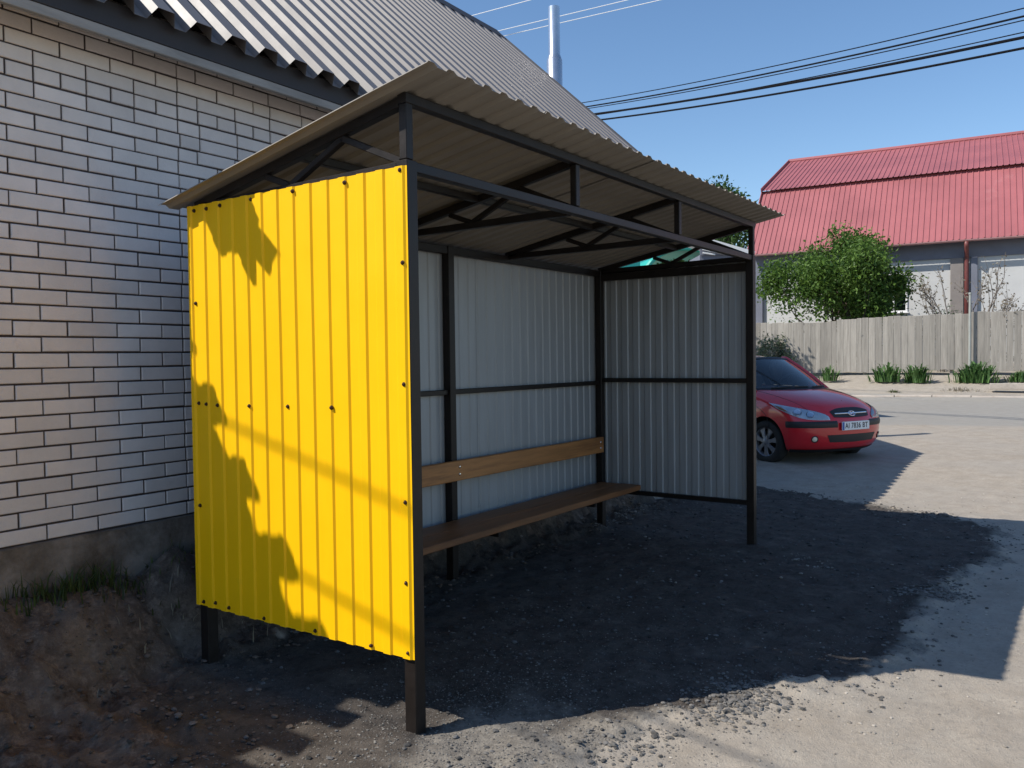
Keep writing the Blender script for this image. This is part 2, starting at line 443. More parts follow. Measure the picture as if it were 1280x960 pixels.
# loose stones: one uncountable scatter
def stones(name, n, region, sizes, mats, seed, label, reject=None, cat='gravel', squash=.65):
    r = random.Random(seed); mb = MB()
    base = bmesh.new(); bmesh.ops.create_icosphere(base, subdivisions=1, radius=1)
    bv = [v.co.copy() for v in base.verts]; bf = [tuple(v.index for v in f.verts) for f in base.faces]; base.free()
    c = 0
    while c < n:
        x = r.uniform(region[0], region[1]); y = r.uniform(region[2], region[3])
        if reject and r.random() > reject(x, y): continue
        c += 1
        s = sizes[0] + (sizes[1] - sizes[0]) * r.random() ** 3.2
        z = zg(x, y); mb.cur = r.random()
        rot = Matrix.Rotation(r.uniform(0, 6.28), 3, V((r.gauss(0, 1), r.gauss(0, 1), r.gauss(0, 1))).normalized())
        sc = V((s * r.uniform(.7, 1.3), s * r.uniform(.7, 1.3), s * r.uniform(.5, 1)))
        mb.add([tuple(V((x, y, z + s * .25)) + V(((rot @ (p * r.uniform(.75, 1.2))).x * sc.x, (rot @ p).y * sc.y, (rot @ p).z * sc.z * squash))) for p in bv], bf)
    o = mb.build(name, mats); tag(o, label, cat, kind='stuff'); return o
M['grit'] = mat('grey_grit', (.125, .117, .107), .9, var=.3, scale=30, tint=.5)
M['clod'] = mat('soil_clod', (.095, .073, .058), .95, var=.35, scale=20, tint=.5)
M['pebble'] = mat('light_pebble', (.33, .295, .25), .9, var=.2, scale=20, tint=.5)
def rj_rim(x, y):
    p = sdist(x, y, PATCH); return (math.exp(-((p - .02) / .17) ** 2) * (.04 + .5 * sm(.2, .8, fbm(x * 1.7, y * 1.7, 3.))) + 1.0 * math.exp(-(((x - 1.02) / .20) ** 2 + ((y + .93) / .13) ** 2))) * (.12 if y > .25 and x < .4 else 1)
def rj_soil(x, y): return max(sm(1.1, 1.4, y), sm(.2, -.3, x) * sm(.2, .7, y)) * (.3 + .7 * sm(-.2, .4, fbm(x * 3, y * 3, 8.)))
def rj_dirt(x, y): return .12 + .88 * sm(.1, .6, fbm(x * 1.3, y * 1.3, 5.)) if sdist(x, y, PATCH) < -.05 and y < .6 else 0
def rj_mill(x, y): return .25 + .75 * sm(-.1, .5, fbm(x * 1.6, y * 1.6, 2.)) if sdist(x, y, PATCH) > 0 else 0
stones('gravel', 4200, (-.8, 6.8, -2.0, 1.2), (.003, .014), M['grit'], 1, 'loose grey asphalt crumbs along the edge of the dark patch', rj_rim)
stones('soil_clods', 4200, (-1.5, 5.2, .15, 1.95), (.002, .017), M['clod'], 2, 'brown soil clods on the dug bank by the brick wall', rj_soil, 'soil')
stones('pebbles', 1500, (-.6, 7.5, -2.4, .6), (.0025, .010), M['pebble'], 3, 'small pale pebbles strewn over the sunlit dirt', rj_dirt, 'pebbles')
stones('asphalt_crumbs', 3200, (-.5, 6.9, -1.7, 1.6), (.003, .016), mat('dark_crumb', (.075, .072, .07), .85, var=.3, scale=30, tint=.8), 4, 'dark and pale crumbs on the black asphalt patch under the shelter', rj_mill)

def rj_pale(x, y): return math.exp(-((x - 3.75) / .10) ** 2 - ((y + .40) / .07) ** 2) + .5 * math.exp(-((x - 3.6) / .22) ** 2 - ((y + .6) / .05) ** 2) + .9 * math.exp(-((x - 4.5) / .55) ** 2 - ((y - 1.45) / .12) ** 2) + .004
stones('plaster_crumbs', 520, (2.6, 5.6, -1.1, 1.7), (.003, .016), mat('plaster_crumb', (.20, .185, .165), .9, var=.2, scale=30, tint=.3), 8, 'pale plaster crumbs scattered on the dark patch and heaped behind the bench end', rj_pale)
stones('fine_gravel', 9000, (-.75, 2.2, -1.25, .75), (.0018, .0062), mat('fine_grit', (.15, .14, .125), .9, var=.3, scale=40, tint=.6), 6, 'fine grey asphalt grit trodden around the front left post', lambda x, y: math.exp(-((x - .1) / .75) ** 2 - ((y + .15) / .5) ** 2) + .10)
# ------------------------------------------------------------------ kerb and slab at the far roadside
def on_s(s, y): return s - .1 * y
ya = math.atan2(-.1, 1)
yk = 7.6; k = 0; KERBS = []; r = random.Random(5)
KL = ['short grey kerbstone', 'long sandy kerbstone', 'cracked kerbstone', 'low worn kerbstone']
while yk > -2.6:
    ln = r.choice([1.0, 1.0, .75, 1.9, 2.4]); y0 = yk - .012; y1 = yk - ln + .012; s0 = 24.80 + r.uniform(-.02, .02); h = .27 + r.uniform(-.03, .015)
    mb = MB(); cy = (y0 + y1) / 2; n = 7; rows = []
    for i in range(n):
        y = y0 + (y1 - y0) * i / (n - 1); e = .012 * noise.noise(V((y * 3, 1, k)))
        sec = [(0, -.2), (e, h - .04), (.03 + e, h + e), (.15, h + e * .6), (.16, -.2)]
        rows.append([(on_s(s0 + a, y), y, z) for a, z in sec])
    mb.grid(rows)
    mb.f.append(tuple(range(5))[::-1]); mb.t.append(.5); mb.f.append(tuple(range((n - 1) * 5, n * 5))); mb.t.append(.5)
    o = mb.build('kerbstone', M['kerb'], off=(on_s(s0, cy), cy, 0)); o.location = (on_s(s0, cy), cy, 0)
    tag(o, 'kerbstone', 'kerbstone', 'kerbstones along the far edge of the road'); k += 1; KERBS.append(o)
    yk -= ln
ORD = ['rightmost', 'second from the right', 'third from the right', 'fourth from the right', 'fifth from the right', 'sixth from the right', 'seventh from the right', 'eighth from the right', 'ninth from the right', 'tenth from the right', 'eleventh from the right']
for i, o in enumerate(KERBS[::-1]): o['label'] = 'worn kerbstone below the wooden fence, ' + ORD[i] + ' of the kerb row'
mb = MB(); mb.box(-.12, .12, -3.6, .0, 0, .17, .012)
sl = mb.build('concrete_slab', M['kerb']); sl.location = (25.62 - .05, .42, .43); sl.rotation_euler = (0, 0, math.atan2(.1, 1) )
tag(sl, 'long pale concrete beam lying on the bank above the kerb', 'slab')
# ------------------------------------------------------------------ bus shelter
L_, W_ = 4.04, 1.41
PZ = lambda y: 2.545 - .19 * y           # underside of the roof at depth y
sh = thing('bus_shelter', 'open metal bus shelter with yellow end wall, grey inside and wooden bench', 'bus shelter')
def part(name, m, build, parent=sh, **kw):
    mb = MB(); build(mb); return mb.build(name, m, parent, **kw)
F = M['frame']; T = .06
# posts: front pair, back three
for (x, y, zt, zb) in ((0, 0, 2.285, -.10), (L_ - T, 0, 2.285, -.12), (0, W_ - T, 2.26, -.1), (1.90, W_ - T, 2.26, -.12), (L_ - T, W_ - T, 2.26, -.1)):
    part('post', F, lambda b: b.box(x, x + T, y, y + T, zb, zt, .003))
for x in (0.003, L_ - .043):
    part('corner_upright', F, lambda b: b.box(x, x + .04, .004, .044, 2.287, 2.505, .003))
part('front_beam', F, lambda b: b.box(T + .001, L_ - T - .001, .008, .052, 2.243, 2.284, .003))
part('eave_beam', F, lambda b: b.bar((-.002, .022, 2.523), (L_ + .002, .022, 2.523), .044, .040))
part('back_beam', F, lambda b: b.box(.061, L_ - .061, W_ - .052, W_ - .010, 2.205, 2.256, .003))
# trusses
def truss(x):
    mb = MB(); y1 = W_ - .03
    mb.bar((x, .046, PZ(.046) - .024), (x, y1, PZ(y1) - .024), .04, .04)
    mb.bar((x, .062, 2.262), (x, y1 - .032, 2.250), .04, .038)
    t = mb.build('truss', F, sh)
    def web(p, q):
        m2 = MB(); m2.bar((x, p[0], p[1]), (x, q[0], q[1]), .028, .028, up=(1, 0, 0)); m2.build('strut', F, t)
    web((.70, 2.272), (.37, PZ(.37) - .05)); web((.70, 2.272), (.86, PZ(.86) - .05)); web((.37, PZ(.37) - .05), (.05, 2.285))
    if .5 < x < 3.5:
        m2 = MB(); m2.box(x - .019, x + .019, .006, .044, 2.287, 2.50, .003); m2.build('strut', F, t)
for x in (.022, 1.322, 2.62, L_ - .022): truss(x)
for (a, b) in ((.044, 1.30), (1.344, 2.598), (2.642, L_ - .044)):
    part('purlin', F, lambda m: m.bar((a, .66, PZ(.66) - .022), (b, .66, PZ(.66) - .022), .036, .036))
# rails on the inside
for (a, b) in ((.061, 1.899), (1.961, L_ - .061)):
    part('back_rail', F, lambda m: m.box(a, b, W_ - .04, W_ - .004, 1.262, 1.296, .003))
    part('back_rail', F, lambda m: m.box(a, b, W_ - .04, W_ - .004, .325, .36, .003))
for z, x in ((1.285, L_ - .044), (.318, L_ - .044), (1.285, .006), (.318, .006)):
    part('side_rail', F, lambda m: m.box(x, x + .036, .061, W_ - .061, z, z + .036, .003))
part('side_rail', F, lambda m: m.box(L_ - .050, L_ - .006, .061, W_ - .061, 2.165, 2.228, .003))
# profiled sheets: ribs run upright
PROF = [(0, 0), (.06, 0), (.14, .008), (.50, .008), (.58, 0), (1, 0)]
PIT = .1065
def zb_left(y): return .311
# yellow end wall: sheet 1 is the wide front one, sheet 2 the narrow one lapped behind it
for k, (a, b) in enumerate(((-.002, 1.158), (1.140, W_ + .012))):
    part('yellow_sheet', M['yellow'], lambda m: m.corr((-.0035 + k * .0018 - .0012, 0, 0), (0, 1, 0), (0, 0, 1), (-1, 0, 0), a, b, .311, 2.258, PIT, [(p, h) for p, h in PROF], th=.0008, nv=10, wob=.0022))
# screws on the yellow wall
SY = [(y, 2.238) for y in (1.375, 1.275, 1.172, .95, .66, .34, .028)] + [(y, .333) for y in (1.375, 1.275, 1.172, .90, .56, .235, .028)] \
   + [(y, 1.302) for y in (1.375, 1.30, 1.215, .985, .72, .44)] + [(1.378, 1.79), (1.378, .80), (.024, 1.88), (.024, 1.40), (.024, .94), (.024, .62)]
YS = None
scr = bpy.data.meshes.new('screw')
mb = MB(); mb.lathe([(.0001, .0085), (.004, .0082), (.0062, .006), (.0064, .0016), (.0095, .0012), (.0095, -.004)], (0, 0, 0), (-1, 0, 0), n=10)
scr = mb.build('screw', M['screw'], sh)
for i, (y, z) in enumerate(SY):
    o = scr if i == 0 else scr.copy()
    if i: COL.objects.link(o); o.parent = sh
    ph = (y / PIT) % 1.0
    o.location = (-.0050 - (.008 if .1 < ph < .54 else .001), y + rnd.uniform(-.006, .006), z + rnd.uniform(-.006, .006))
# grey back wall of two lapped sheets per bay and grey right end wall
for (a, b, d) in ((.008, 1.175, 0), (1.15, 2.30, .0022), (2.28, 3.2, 0), (3.18, L_ - .002, .0022)):
    part('back_sheet', M['galv'], lambda m: m.corr((0, W_ + .0005 + d, 0), (1, 0, 0), (0, 0, 1), (0, 1, 0), a, b, .311, 2.25, PIT, PROF, th=.0008, nv=8, wob=.003))
part('side_sheet', M['galv'], lambda m: m.corr((L_ + .001, 0, 0), (0, 1, 0), (0, 0, 1), (1, 0, 0), .0, W_ + .01, .311, 2.25, PIT, PROF, th=.0008, nv=8, wob=.002))
# roof: four lapped sheets with the ribs down the slope
sl = math.hypot(1, .19); dirv = V((0, 1, -.19)) / sl; nrm = V((0, .19, 1)) / sl
RP = [(0, 0), (.08, .0), (.22, .014), (.50, .014), (.64, 0), (1, 0)]
for k, (a, b) in enumerate(((-.10, .735), (.700, 1.86), (1.822, 2.935), (2.90, 4.19))):
    o = V((0, 0, PZ(0) + .001)) + nrm * (.006 if k % 2 else 0)
    part('roof_sheet', M['roofsheet'], lambda m: m.corr(o, (1, 0, 0), dirv, nrm, a, b, -.20 + .006 * (k % 2), 1.55, .115, RP, th=.001, nv=6, wob=.004))
# bench
def plank(x0, x1, y0, y1, z0, z1, ph, tilt=0):
    mb = MB(); n = 34; rows = []
    for i in range(n):
        x = x0 + (x1 - x0) * i / (n - 1); w = .004 * noise.noise(V((x * 1.3, ph, 0))); dz = .003 * noise.noise(V((x * 2, ph, 5))) + tilt * (x - x0); c = .005
        rows.append([(x, y, z + dz) for (y, z) in ((y0 + c + w, z0), (y0 + w, z0 + c), (y0 + w, z1 - c), (y0 + c + w, z1), (y1 - c + w, z1), (y1 + w, z1 - c), (y1 + w, z0 + c), (y1 - c + w, z0), (y0 + c + w, z0))])
    mb.grid(rows); mb.f.append(tuple(range(7, -1, -1))); mb.t.append(.5); mb.f.append(tuple(range((n - 1) * 9, n * 9 - 1))); mb.t.append(.5)
    return mb
plank(.07, 3.93, .955, 1.143, .376, .419, 1.).build('seat_plank', M['seatwood'], sh)
plank(.07, 3.925, 1.150, 1.343, .377, .418, 2.).build('seat_plank', M['seatwood'], sh)
plank(.07, 3.93, W_ - T - .043, W_ - T - .002, .692, .826, 3., -.004).build('backrest', M['wood'], sh)
for x in (.90, 1.93, 3.2):
    part('seat_bracket', F, lambda m: (m.box(x - .015, x + .015, .98, W_ - T - .001, .340, .374, .002)))
for x in (.03, 1.93, 4.0):
    for z in (.735, .785):
        b = MB(); b.lathe([(.0001, .006), (.007, .005), (.010, .001), (.010, -.002)], (min(max(x, .12), 3.88), W_ - T - .044, z - .004 * x), (0, -1, 0), n=12)
        b.build('bolt', M['chrome'], sh)

# ------------------------------------------------------------------ brick house
hx0, hx1, hy, rx0 = -.70, 5.7, 2.0, -1.0
hs = thing('brick_house', 'white brick house with steep grey ribbed metal roof behind the bus shelter', 'house', (0, hy, 0), math.radians(1.5))
OFF = (0, hy, 0)
def hpart(name, m, fn, **kw):
    mb = MB(); fn(mb); return mb.build(name, m, hs, off=OFF, **kw)
SLP = .93; ey, ez = 1.68, 3.215                 # eave line of the roof underside
RZ = lambda y: ez + SLP * (y - ey)
ry = 5.02; by = 2 * ry - ey                      # ridge and far eave
z0w, ztop = .645, 3.42
# bricks, laid one by one
def bricks(mb):
    bl, bh, j = .2515, .0670, .0092; rr = random.Random(11); row = 0; z = z0w + .004
    band = .56
    while z + bh < ztop:
        x = hx0; joints = []
        hdr = row == 29
        # one header column, staggered every other course
        start = (row % 2) * .13
        edges = []
        if hdr:
            x = hx0
            while x < hx1: edges.append((x, x + .12)); x += .1305
        else:
            x = hx0 - start; done = False; hb = .26 + (row % 2) * -.0 + rr.uniform(-.012, .012)
            while x < hx1:
                ln = bl
                if not done and x > hb - .13: ln = .12 + rr.uniform(-.008, .014); done = True
                if done and rr.random() < .035: ln = .12
                edges.append((x, x + ln)); x += ln + j
        for (a, b) in edges:
            a2 = max(a, hx0); b2 = min(b, hx1)
            if b2 - a2 < .02: continue
            mb.cur = min(1, max(0, rr.gauss(.55, .2)))
            dy = rr.uniform(-.002, .002); dz = rr.uniform(-.0014, .0014); sk = rr.uniform(-.0012, .0012); e = rr.uniform(-.002, .002)
            y0 = hy - .006 + dy; c = .0035
            xa, xb, za, zb = a2 + e * .5, b2 + e * .5, z + dz, z + bh + dz
            # front face with softly broken arris
            vs = [(xa, hy + .02, za), (xb, hy + .02, za + sk), (xb, hy + .02, zb + sk), (xa, hy + .02, zb),
                  (xa, y0 + c, za), (xb, y0 + c, za + sk), (xb, y0 + c, zb + sk), (xa, y0 + c, zb),
                  (xa + c, y0, za + c), (xb - c, y0, za + c + sk), (xb - c, y0, zb - c + sk), (xa + c, y0, zb - c)]
            mb.add(vs, [(8, 9, 10, 11), (4, 5, 9, 8), (5, 6, 10, 9), (6, 7, 11, 10), (7, 4, 8, 11), (0, 1, 5, 4), (1, 2, 6, 5), (2, 3, 7, 6), (3, 0, 4, 7)])
        row += 1; z += .0763
hpart('brick_face', M['brick'], bricks)
hpart('wall', M['mortar'], lambda m: m.box(hx0, hx1, hy + .004, hy + .30, z0w - .05, ztop + .1))
# gable ends and back wall
def gable(mb, x, ex):
    mb.prism([(x, hy + .301, 0), (x, by - .35, 0), (x, by - .35, RZ(by * 0 + ey + .3) + .0), (x, ry, RZ(ry) - .06), (x, hy + .301, RZ(hy + .301) - .06)], (ex, 0, 0))
def brickmat():
    m, nt, b = newmat('gable_brick'); L = nt.links
    tc = nd(nt, 'ShaderNodeTexCoord'); mp = nd(nt, 'ShaderNodeMapping'); mp.inputs['Rotation'].default_value = (0, PI / 2, 0)
    sx = nd(nt, 'ShaderNodeSeparateXYZ'); cb = nd(nt, 'ShaderNodeCombineXYZ'); L.new(tc.outputs['Object'], sx.inputs[0])
    a = nd(nt, 'ShaderNodeMath', operation='ADD'); L.new(sx.outputs[0], a.inputs[0]); L.new(sx.outputs[1], a.inputs[1])
    L.new(a.outputs[0], cb.inputs[0]); L.new(sx.outputs[2], cb.inputs[1])
    br = nd(nt, 'ShaderNodeTexBrick', Scale=1.0); br.inputs['Brick Width'].default_value = .26; br.inputs['Row Height'].default_value = .0763; br.inputs['Mortar Size'].default_value = .005
    br.inputs['Color1'].default_value = (.52, .50, .47, 1); br.inputs['Color2'].default_value = (.44, .42, .40, 1); br.inputs['Mortar'].default_value = (.06, .05, .05, 1)
    L.new(cb.outputs[0], br.inputs['Vector']); L.new(br.outputs['Color'], b.inputs['Base Color']); b.inputs['Roughness'].default_value = .85
    return m
M['gablebrick'] = brickmat()
hpart('gable_wall', M['gablebrick'], lambda m: gable(m, hx0, .3)); hpart('gable_wall', M['gablebrick'], lambda m: gable(m, hx1 - .3, .3))
hpart('back_wall', M['gablebrick'], lambda m: m.box(hx0 + .301, hx1 - .301, by - .65, by - .35, 0, RZ(ey + .3)))
# rough plinth
def plinth(mb):
    n = 420; rows = []
    for i in range(n):
        x = hx0 - .03 + (hx1 - hx0 + .06) * i / (n - 1); row = []
        for k in range(17):
            z = -.2 + (z0w - .004 + .2) * k / 16
            bul = .07 * (1 - k / 16) + .030 * (1.1 - k / 16) * (1 + fbm(x * 3, z * 7, 2., 5, .62)) * .9 + .02 * sm(.25, .1, abs(z - .47)) * max(0, noise.noise(V((x * 2.2, 0, 8))))
            row.append((x, hy - .035 - bul, z + (.006 * noise.noise(V((x * 5, 2, 2))) if k == 16 else 0)))
        row.append((x, hy + .28, z0w - .004)); rows.append(row)
    mb.grid(rows)
hpart('plinth', M['concrete'], plinth, smooth=True, autosmooth=50)
# roof of high trapezoid sheets
rl = math.hypot(1, SLP); dv = V((0, 1, SLP)) / rl; dn = V((0, -SLP, 1)) / rl; ln = (ry - ey) * rl
HP = [(0, 0), (.30, 0), (.44, .072), (.86, .072), (1, 0)]
def roof(mb):
    mb.corr((rx0, ey, ez), (1, 0, 0), dv, dn, 0, 8.9, 0, ln - .02, .222, HP, th=.0015, nv=1)
hpart('roof', M['houseroof'], roof)
dv2 = V((0, -1, SLP)) / rl; dn2 = V((0, SLP, 1)) / rl
hpart('roof', M['houseroof'], lambda m: m.corr((rx0, by, ez), (1, 0, 0), dv2, dn2, 0, 8.9, 0, ln - .02, .222, HP, th=.0015))
def ridge(mb):
    zt = RZ(ry) + .085
    for (x0, x1) in ((rx0 - .02, 2.0), (1.97, 4.6), (4.57, rx0 + 8.92)):
        mb.prism([(x0, ry - .20, zt - .165), (x0, ry - .02, zt + .015), (x0, ry + .02, zt + .015), (x0, ry + .20, zt - .165), (x0, ry + .195, zt - .172), (x0, ry, zt), (x0, ry - .195, zt - .172)], (x1 - x0, 0, 0))
hpart('ridge_cap', M['fascia'], ridge)
def verge(mb, xv, sd_):
    for x in (xv,):
        for s in (sd_,):
            a = V((x, ey if s == 0 else by, ez - .05)); d = dv if s == 0 else dv2; n = dn if s == 0 else dn2
            p = [a, a + d * ln, a + d * ln + n * .12, a + n * .12]
            mb.prism([tuple(q) for q in p], (.012, 0, 0))
for xv_ in (rx0 - .012, rx0 + 8.902):
    for q_ in (0, 1): hpart('verge_board', M['fascia'], lambda m: verge(m, xv_, q_))
hpart('fascia', M['fascia'], lambda m: (m.box(rx0 + .02, 7.88, ey + .055, ey + .075, 3.137, 3.262, .002)))
hpart('eave_board', M['trim'], lambda m: m.box(rx0 + .02, 7.875, ey + .06, ey + .09, 3.088, 3.136, .003))
hpart('soffit', M['soffit'], lambda m: m.box(rx0 + .02, 7.87, ey + .091, hy + .0035, 3.25, 3.262))
# flue pipe standing beside the gable
def flue(mb):
    c = (8.27, 4.21)
    mb.lathe([(.115, .15), (.115, 5.9), (.112, 5.905), (.085, 5.985), (.085, 6.68), (.078, 6.68), (.078, 6.4)], (c[0], c[1], 0), (0, 0, 1), n=28)
    for z in (1.1, 2.1, 3.1, 4.1, 5.1): mb.lathe([(.116, 0), (.121, .004), (.121, .03), (.116, .034)], (c[0], c[1], z), (0, 0, 1), n=28)
hpart('chimney', M['steel'], flue, smooth=True, autosmooth=40)
for z in (1.5, 3.2): hpart('chimney_bracket', M['frame'], lambda m: m.bar((hx1 + 1.75, 4.9, z), (8.2, 4.29, z), .03, .03))
# posts carrying the roof over the open end
for y_ in (5.02, 8.1): hpart('porch_post', M['frame'], lambda m: m.box(7.42, 7.54, y_ - .06, y_ + .06, 0, RZ(y_ if y_ < 5.1 else 2 * ry - y_) - .02, .006))
# unseen wing added on the left, its eave boards shaped to throw the stepped shadow
AX0, AX1, AY, AZ = -7.5, -1.06, 2.63, 3.22
hpart('shadow_wing_wall', M['gablebrick'], lambda m: m.box(AX0, AX1, AY + .35, AY + .65, 0, AZ + .2))
def wing(mb):
    s2 = .55; r2 = math.hypot(1, s2); d = V((0, 1, s2)) / r2; n = V((0, -s2, 1)) / r2
    mb.corr((AX1, AY, AZ + .02), (-1, 0, 0), d, n, 0, AX1 - AX0, 0, 4.2, .22, [(0, 0), (.42, 0), (.52, .02), (.90, .02), (1, 0)], th=.002)
hpart('shadow_wing_roof', M['houseroof'], wing)
for k in range(20):
    xb = -1.68 - .265 * (k - 2)
    hpart('shadow_eave_tail', M['trim'], lambda m: m.box(xb - .13, xb, AY - (.15 if k < 3 else .20), AY + .30, AZ - .03, AZ + .012, .004))
# ------------------------------------------------------------------ vegetation helpers
def leaf(mb, p, s, r, up=.0, asp=.55):
    d = V((r.gauss(0, 1), r.gauss(0, 1), r.gauss(0, 1) + up)).normalized(); n = V((r.gauss(0, 1), r.gauss(0, 1), r.gauss(0, 1) + .6)).normalized()
    w = d.cross(n)
    if w.length < 1e-3: return
    w = w.normalized() * s * asp * .5; p = V(p); d = d * s
    nn = w.cross(d).normalized() * s * .10
    mb.add([tuple(p), tuple(p + d * .5 + w + nn), tuple(p + d), tuple(p + d * .5 - w + nn)], [(0, 1, 2), (0, 2, 3)])
def grow(mb, tips, p, d, ln, rad, lvl, r, spread=.6, upb=.25, shrink=.74, kids=(2, 3), seg=4, minr=.004):
    pts = [V(p)]; rs = [rad]; d = V(d).normalized(); q = V(p)
    for i in range(seg):
        d = (d + V((r.gauss(0, .13), r.gauss(0, .13), r.gauss(0, .10) + upb * .12))).normalized()
        q = q + d * ln / seg; pts.append(q.copy()); rs.append(max(minr, rad * (1 - .42 * (i + 1) / seg)))
        if lvl <= 2: tips.append((q.copy(), lvl))
    mb.tube(pts, rs, n=5 if lvl < 3 else 7, caps=False)
    if lvl == 0: return
    k = r.randint(*kids)
    for j in range(k):
        a = r.uniform(0, 6.28); o = d.orthogonal().normalized(); o = Matrix.Rotation(a, 3, d) @ o
        nd_ = (d + o * spread * r.uniform(.6, 1.3) + V((0, 0, upb))).normalized()
        st = pts[-1] if j < 2 else pts[-2]
        grow(mb, tips, st, nd_, ln * shrink * r.uniform(.8, 1.15), rs[-1] * .82, lvl - 1, r, spread, upb, shrink, kids, seg, minr)
def tree(name, label, cat, loc, r, stems, lvl, ln, rad, leafm, nleaf, lsize, clump, spread=.6, upb=.2, shrink=.74, lean=.35, barkm=None, group=None, fit=None, kids=(2, 3), shade=None):
    t = thing(name, label, cat, loc, 0, group); mb = MB(); tips = []
    for i in range(stems):
        a = 6.28 * i / stems + r.uniform(-.4, .4)
        d = V((math.cos(a) * lean, math.sin(a) * lean, 1)) if stems > 1 else V((r.gauss(0, .06), r.gauss(0, .06), 1))
        grow(mb, tips, (d.x * .15 * (stems > 1), d.y * .15 * (stems > 1), -.15), d, ln, rad, lvl, r, spread, upb, shrink, kids)
    if fit:   # scale skeleton into wanted half-widths and height
        mx = max(max(abs(p.x) for p, l in tips), .1); my = max(max(abs(p.y) for p, l in tips), .1); mz = max(p.z for p, l in tips)
        f = (fit[0] / mx, fit[1] / my, fit[2] / mz)
        mb.v = [(x * f[0], y * f[1], z * f[2]) for x, y, z in mb.v]; tips = [(V((p.x * f[0], p.y * f[1], p.z * f[2])), l) for p, l in tips]
    mb.build('trunk', barkm or M['bark'], t, smooth=True)
    lb = MB(); n = len(tips); lb.cur = .5
    tone = [r.random() for _ in range(n)]
    for i in range(nleaf):
        k = r.randrange(n); p, l = tips[k]
        c = clump * (1 + .3 * l)
        q = p + V((r.gauss(0, c), r.gauss(0, c), r.gauss(0, c * .8)))
        lb.cur = min(1, max(0, .25 + .5 * tone[k] + r.gauss(0, .16)))
        leaf(lb, q, lsize * r.uniform(.6, 1.3), r)
    lb.build('crown', leafm, t)
    return t

# ------------------------------------------------------------------ wooden fence
def fence():
    y0, y1 = 12.5, -6.5; s0 = 27.9
    t = thing('wooden_fence', 'long weathered grey board fence on the dirt bank in front of the red-roofed house', 'fence', (on_s(s0, 3), 3, .85))
    mb = MB(); r = random.Random(3); y = y0
    rail = MB()
    while y > y1:
        w = r.choice([.15, .17, .19, .2, .2, .21]) * r.uniform(.94, 1.05); g = r.uniform(.002, .014)
        top = 2.70 + .03 * math.sin(y * .8) + r.uniform(-.018, .018) + (.06 if y < 1.3 else 0) + (-.05 if y > 5.2 else .02)
        bot = .87 + r.uniform(-.02, .05) + (.07 if 1.3 < y < 2.6 else 0) + .02 * (5 - y) * .2
        mb.cur = min(1, max(0, r.gauss(.5, .27)))
        dx = r.uniform(-.008, .008); x = on_s(s0, y - w / 2) + dx; lean = r.uniform(-.006, .006)
        def bd(zb, zt, tn):
            vs = []
            for z, l in ((zb, 0), (zt - .012, lean), (zt, lean)):
                c = .006 if z == zt else 0
                for (a, b) in ((-.011 + c, -w / 2 + c), (.011 - c, -w / 2 + c), (.011 - c, w / 2 - c), (-.011 + c, w / 2 - c)):
                    vs.append((x + a - .1 * b, y - w / 2 + b + l, z))
            fs = [(3, 2, 1, 0), (8, 9, 10, 11)]
            for k in range(2):
                for i in range(4):
                    j = (i + 1) % 4; fs.append((k * 4 + i, k * 4 + j, k * 4 + 4 + j, k * 4 + 4 + i))
            mb.add(vs, fs)
        if 2.06 < y < 2.26: bd(bot, 2.05, 0); mb.cur *= .8; bd(2.056, top, 0)
        else: bd(bot, top, 0)
        y -= w + g
    of = (on_s(s0, 3), 3, .85)
    mb.build('fence_boards', M['oldwood'], t, off=of)
    for z in (1.25, 2.3):
        m2 = MB(); m2.bar((on_s(s0, y0) + .04, y0, z), (on_s(s0, y1) + .04, y1, z), .05, .08); m2.build('rail', M['oldwood'], t, off=of)
    yy = y0 - .4
    while yy > y1:
        m2 = MB(); m2.box(on_s(s0, yy) + .07, on_s(s0, yy) + .17, yy - .05, yy + .05, .3, 2.55, .006); m2.build('post', M['oldwood'], t, off=of); yy -= 2.6
fence()
mb = MB(); mb.tube([(27.62, 1.16, .6), (27.62, 1.16, 2.6), (27.62, 1.155, 3.35)], [.045, .04, .036], n=12)
mb.lathe([(.05, 0), (.05, .06), (.0, .07)], (27.62, 1.155, 3.34), (0, 0, 1), n=12)
o = mb.build('pole', M['polegrey'], smooth=True, autosmooth=40, off=(27.62, 1.16, .6)); o.location = (27.62, 1.16, .6)
tag(o, 'thin grey metal pole standing in front of the wooden fence', 'pole')

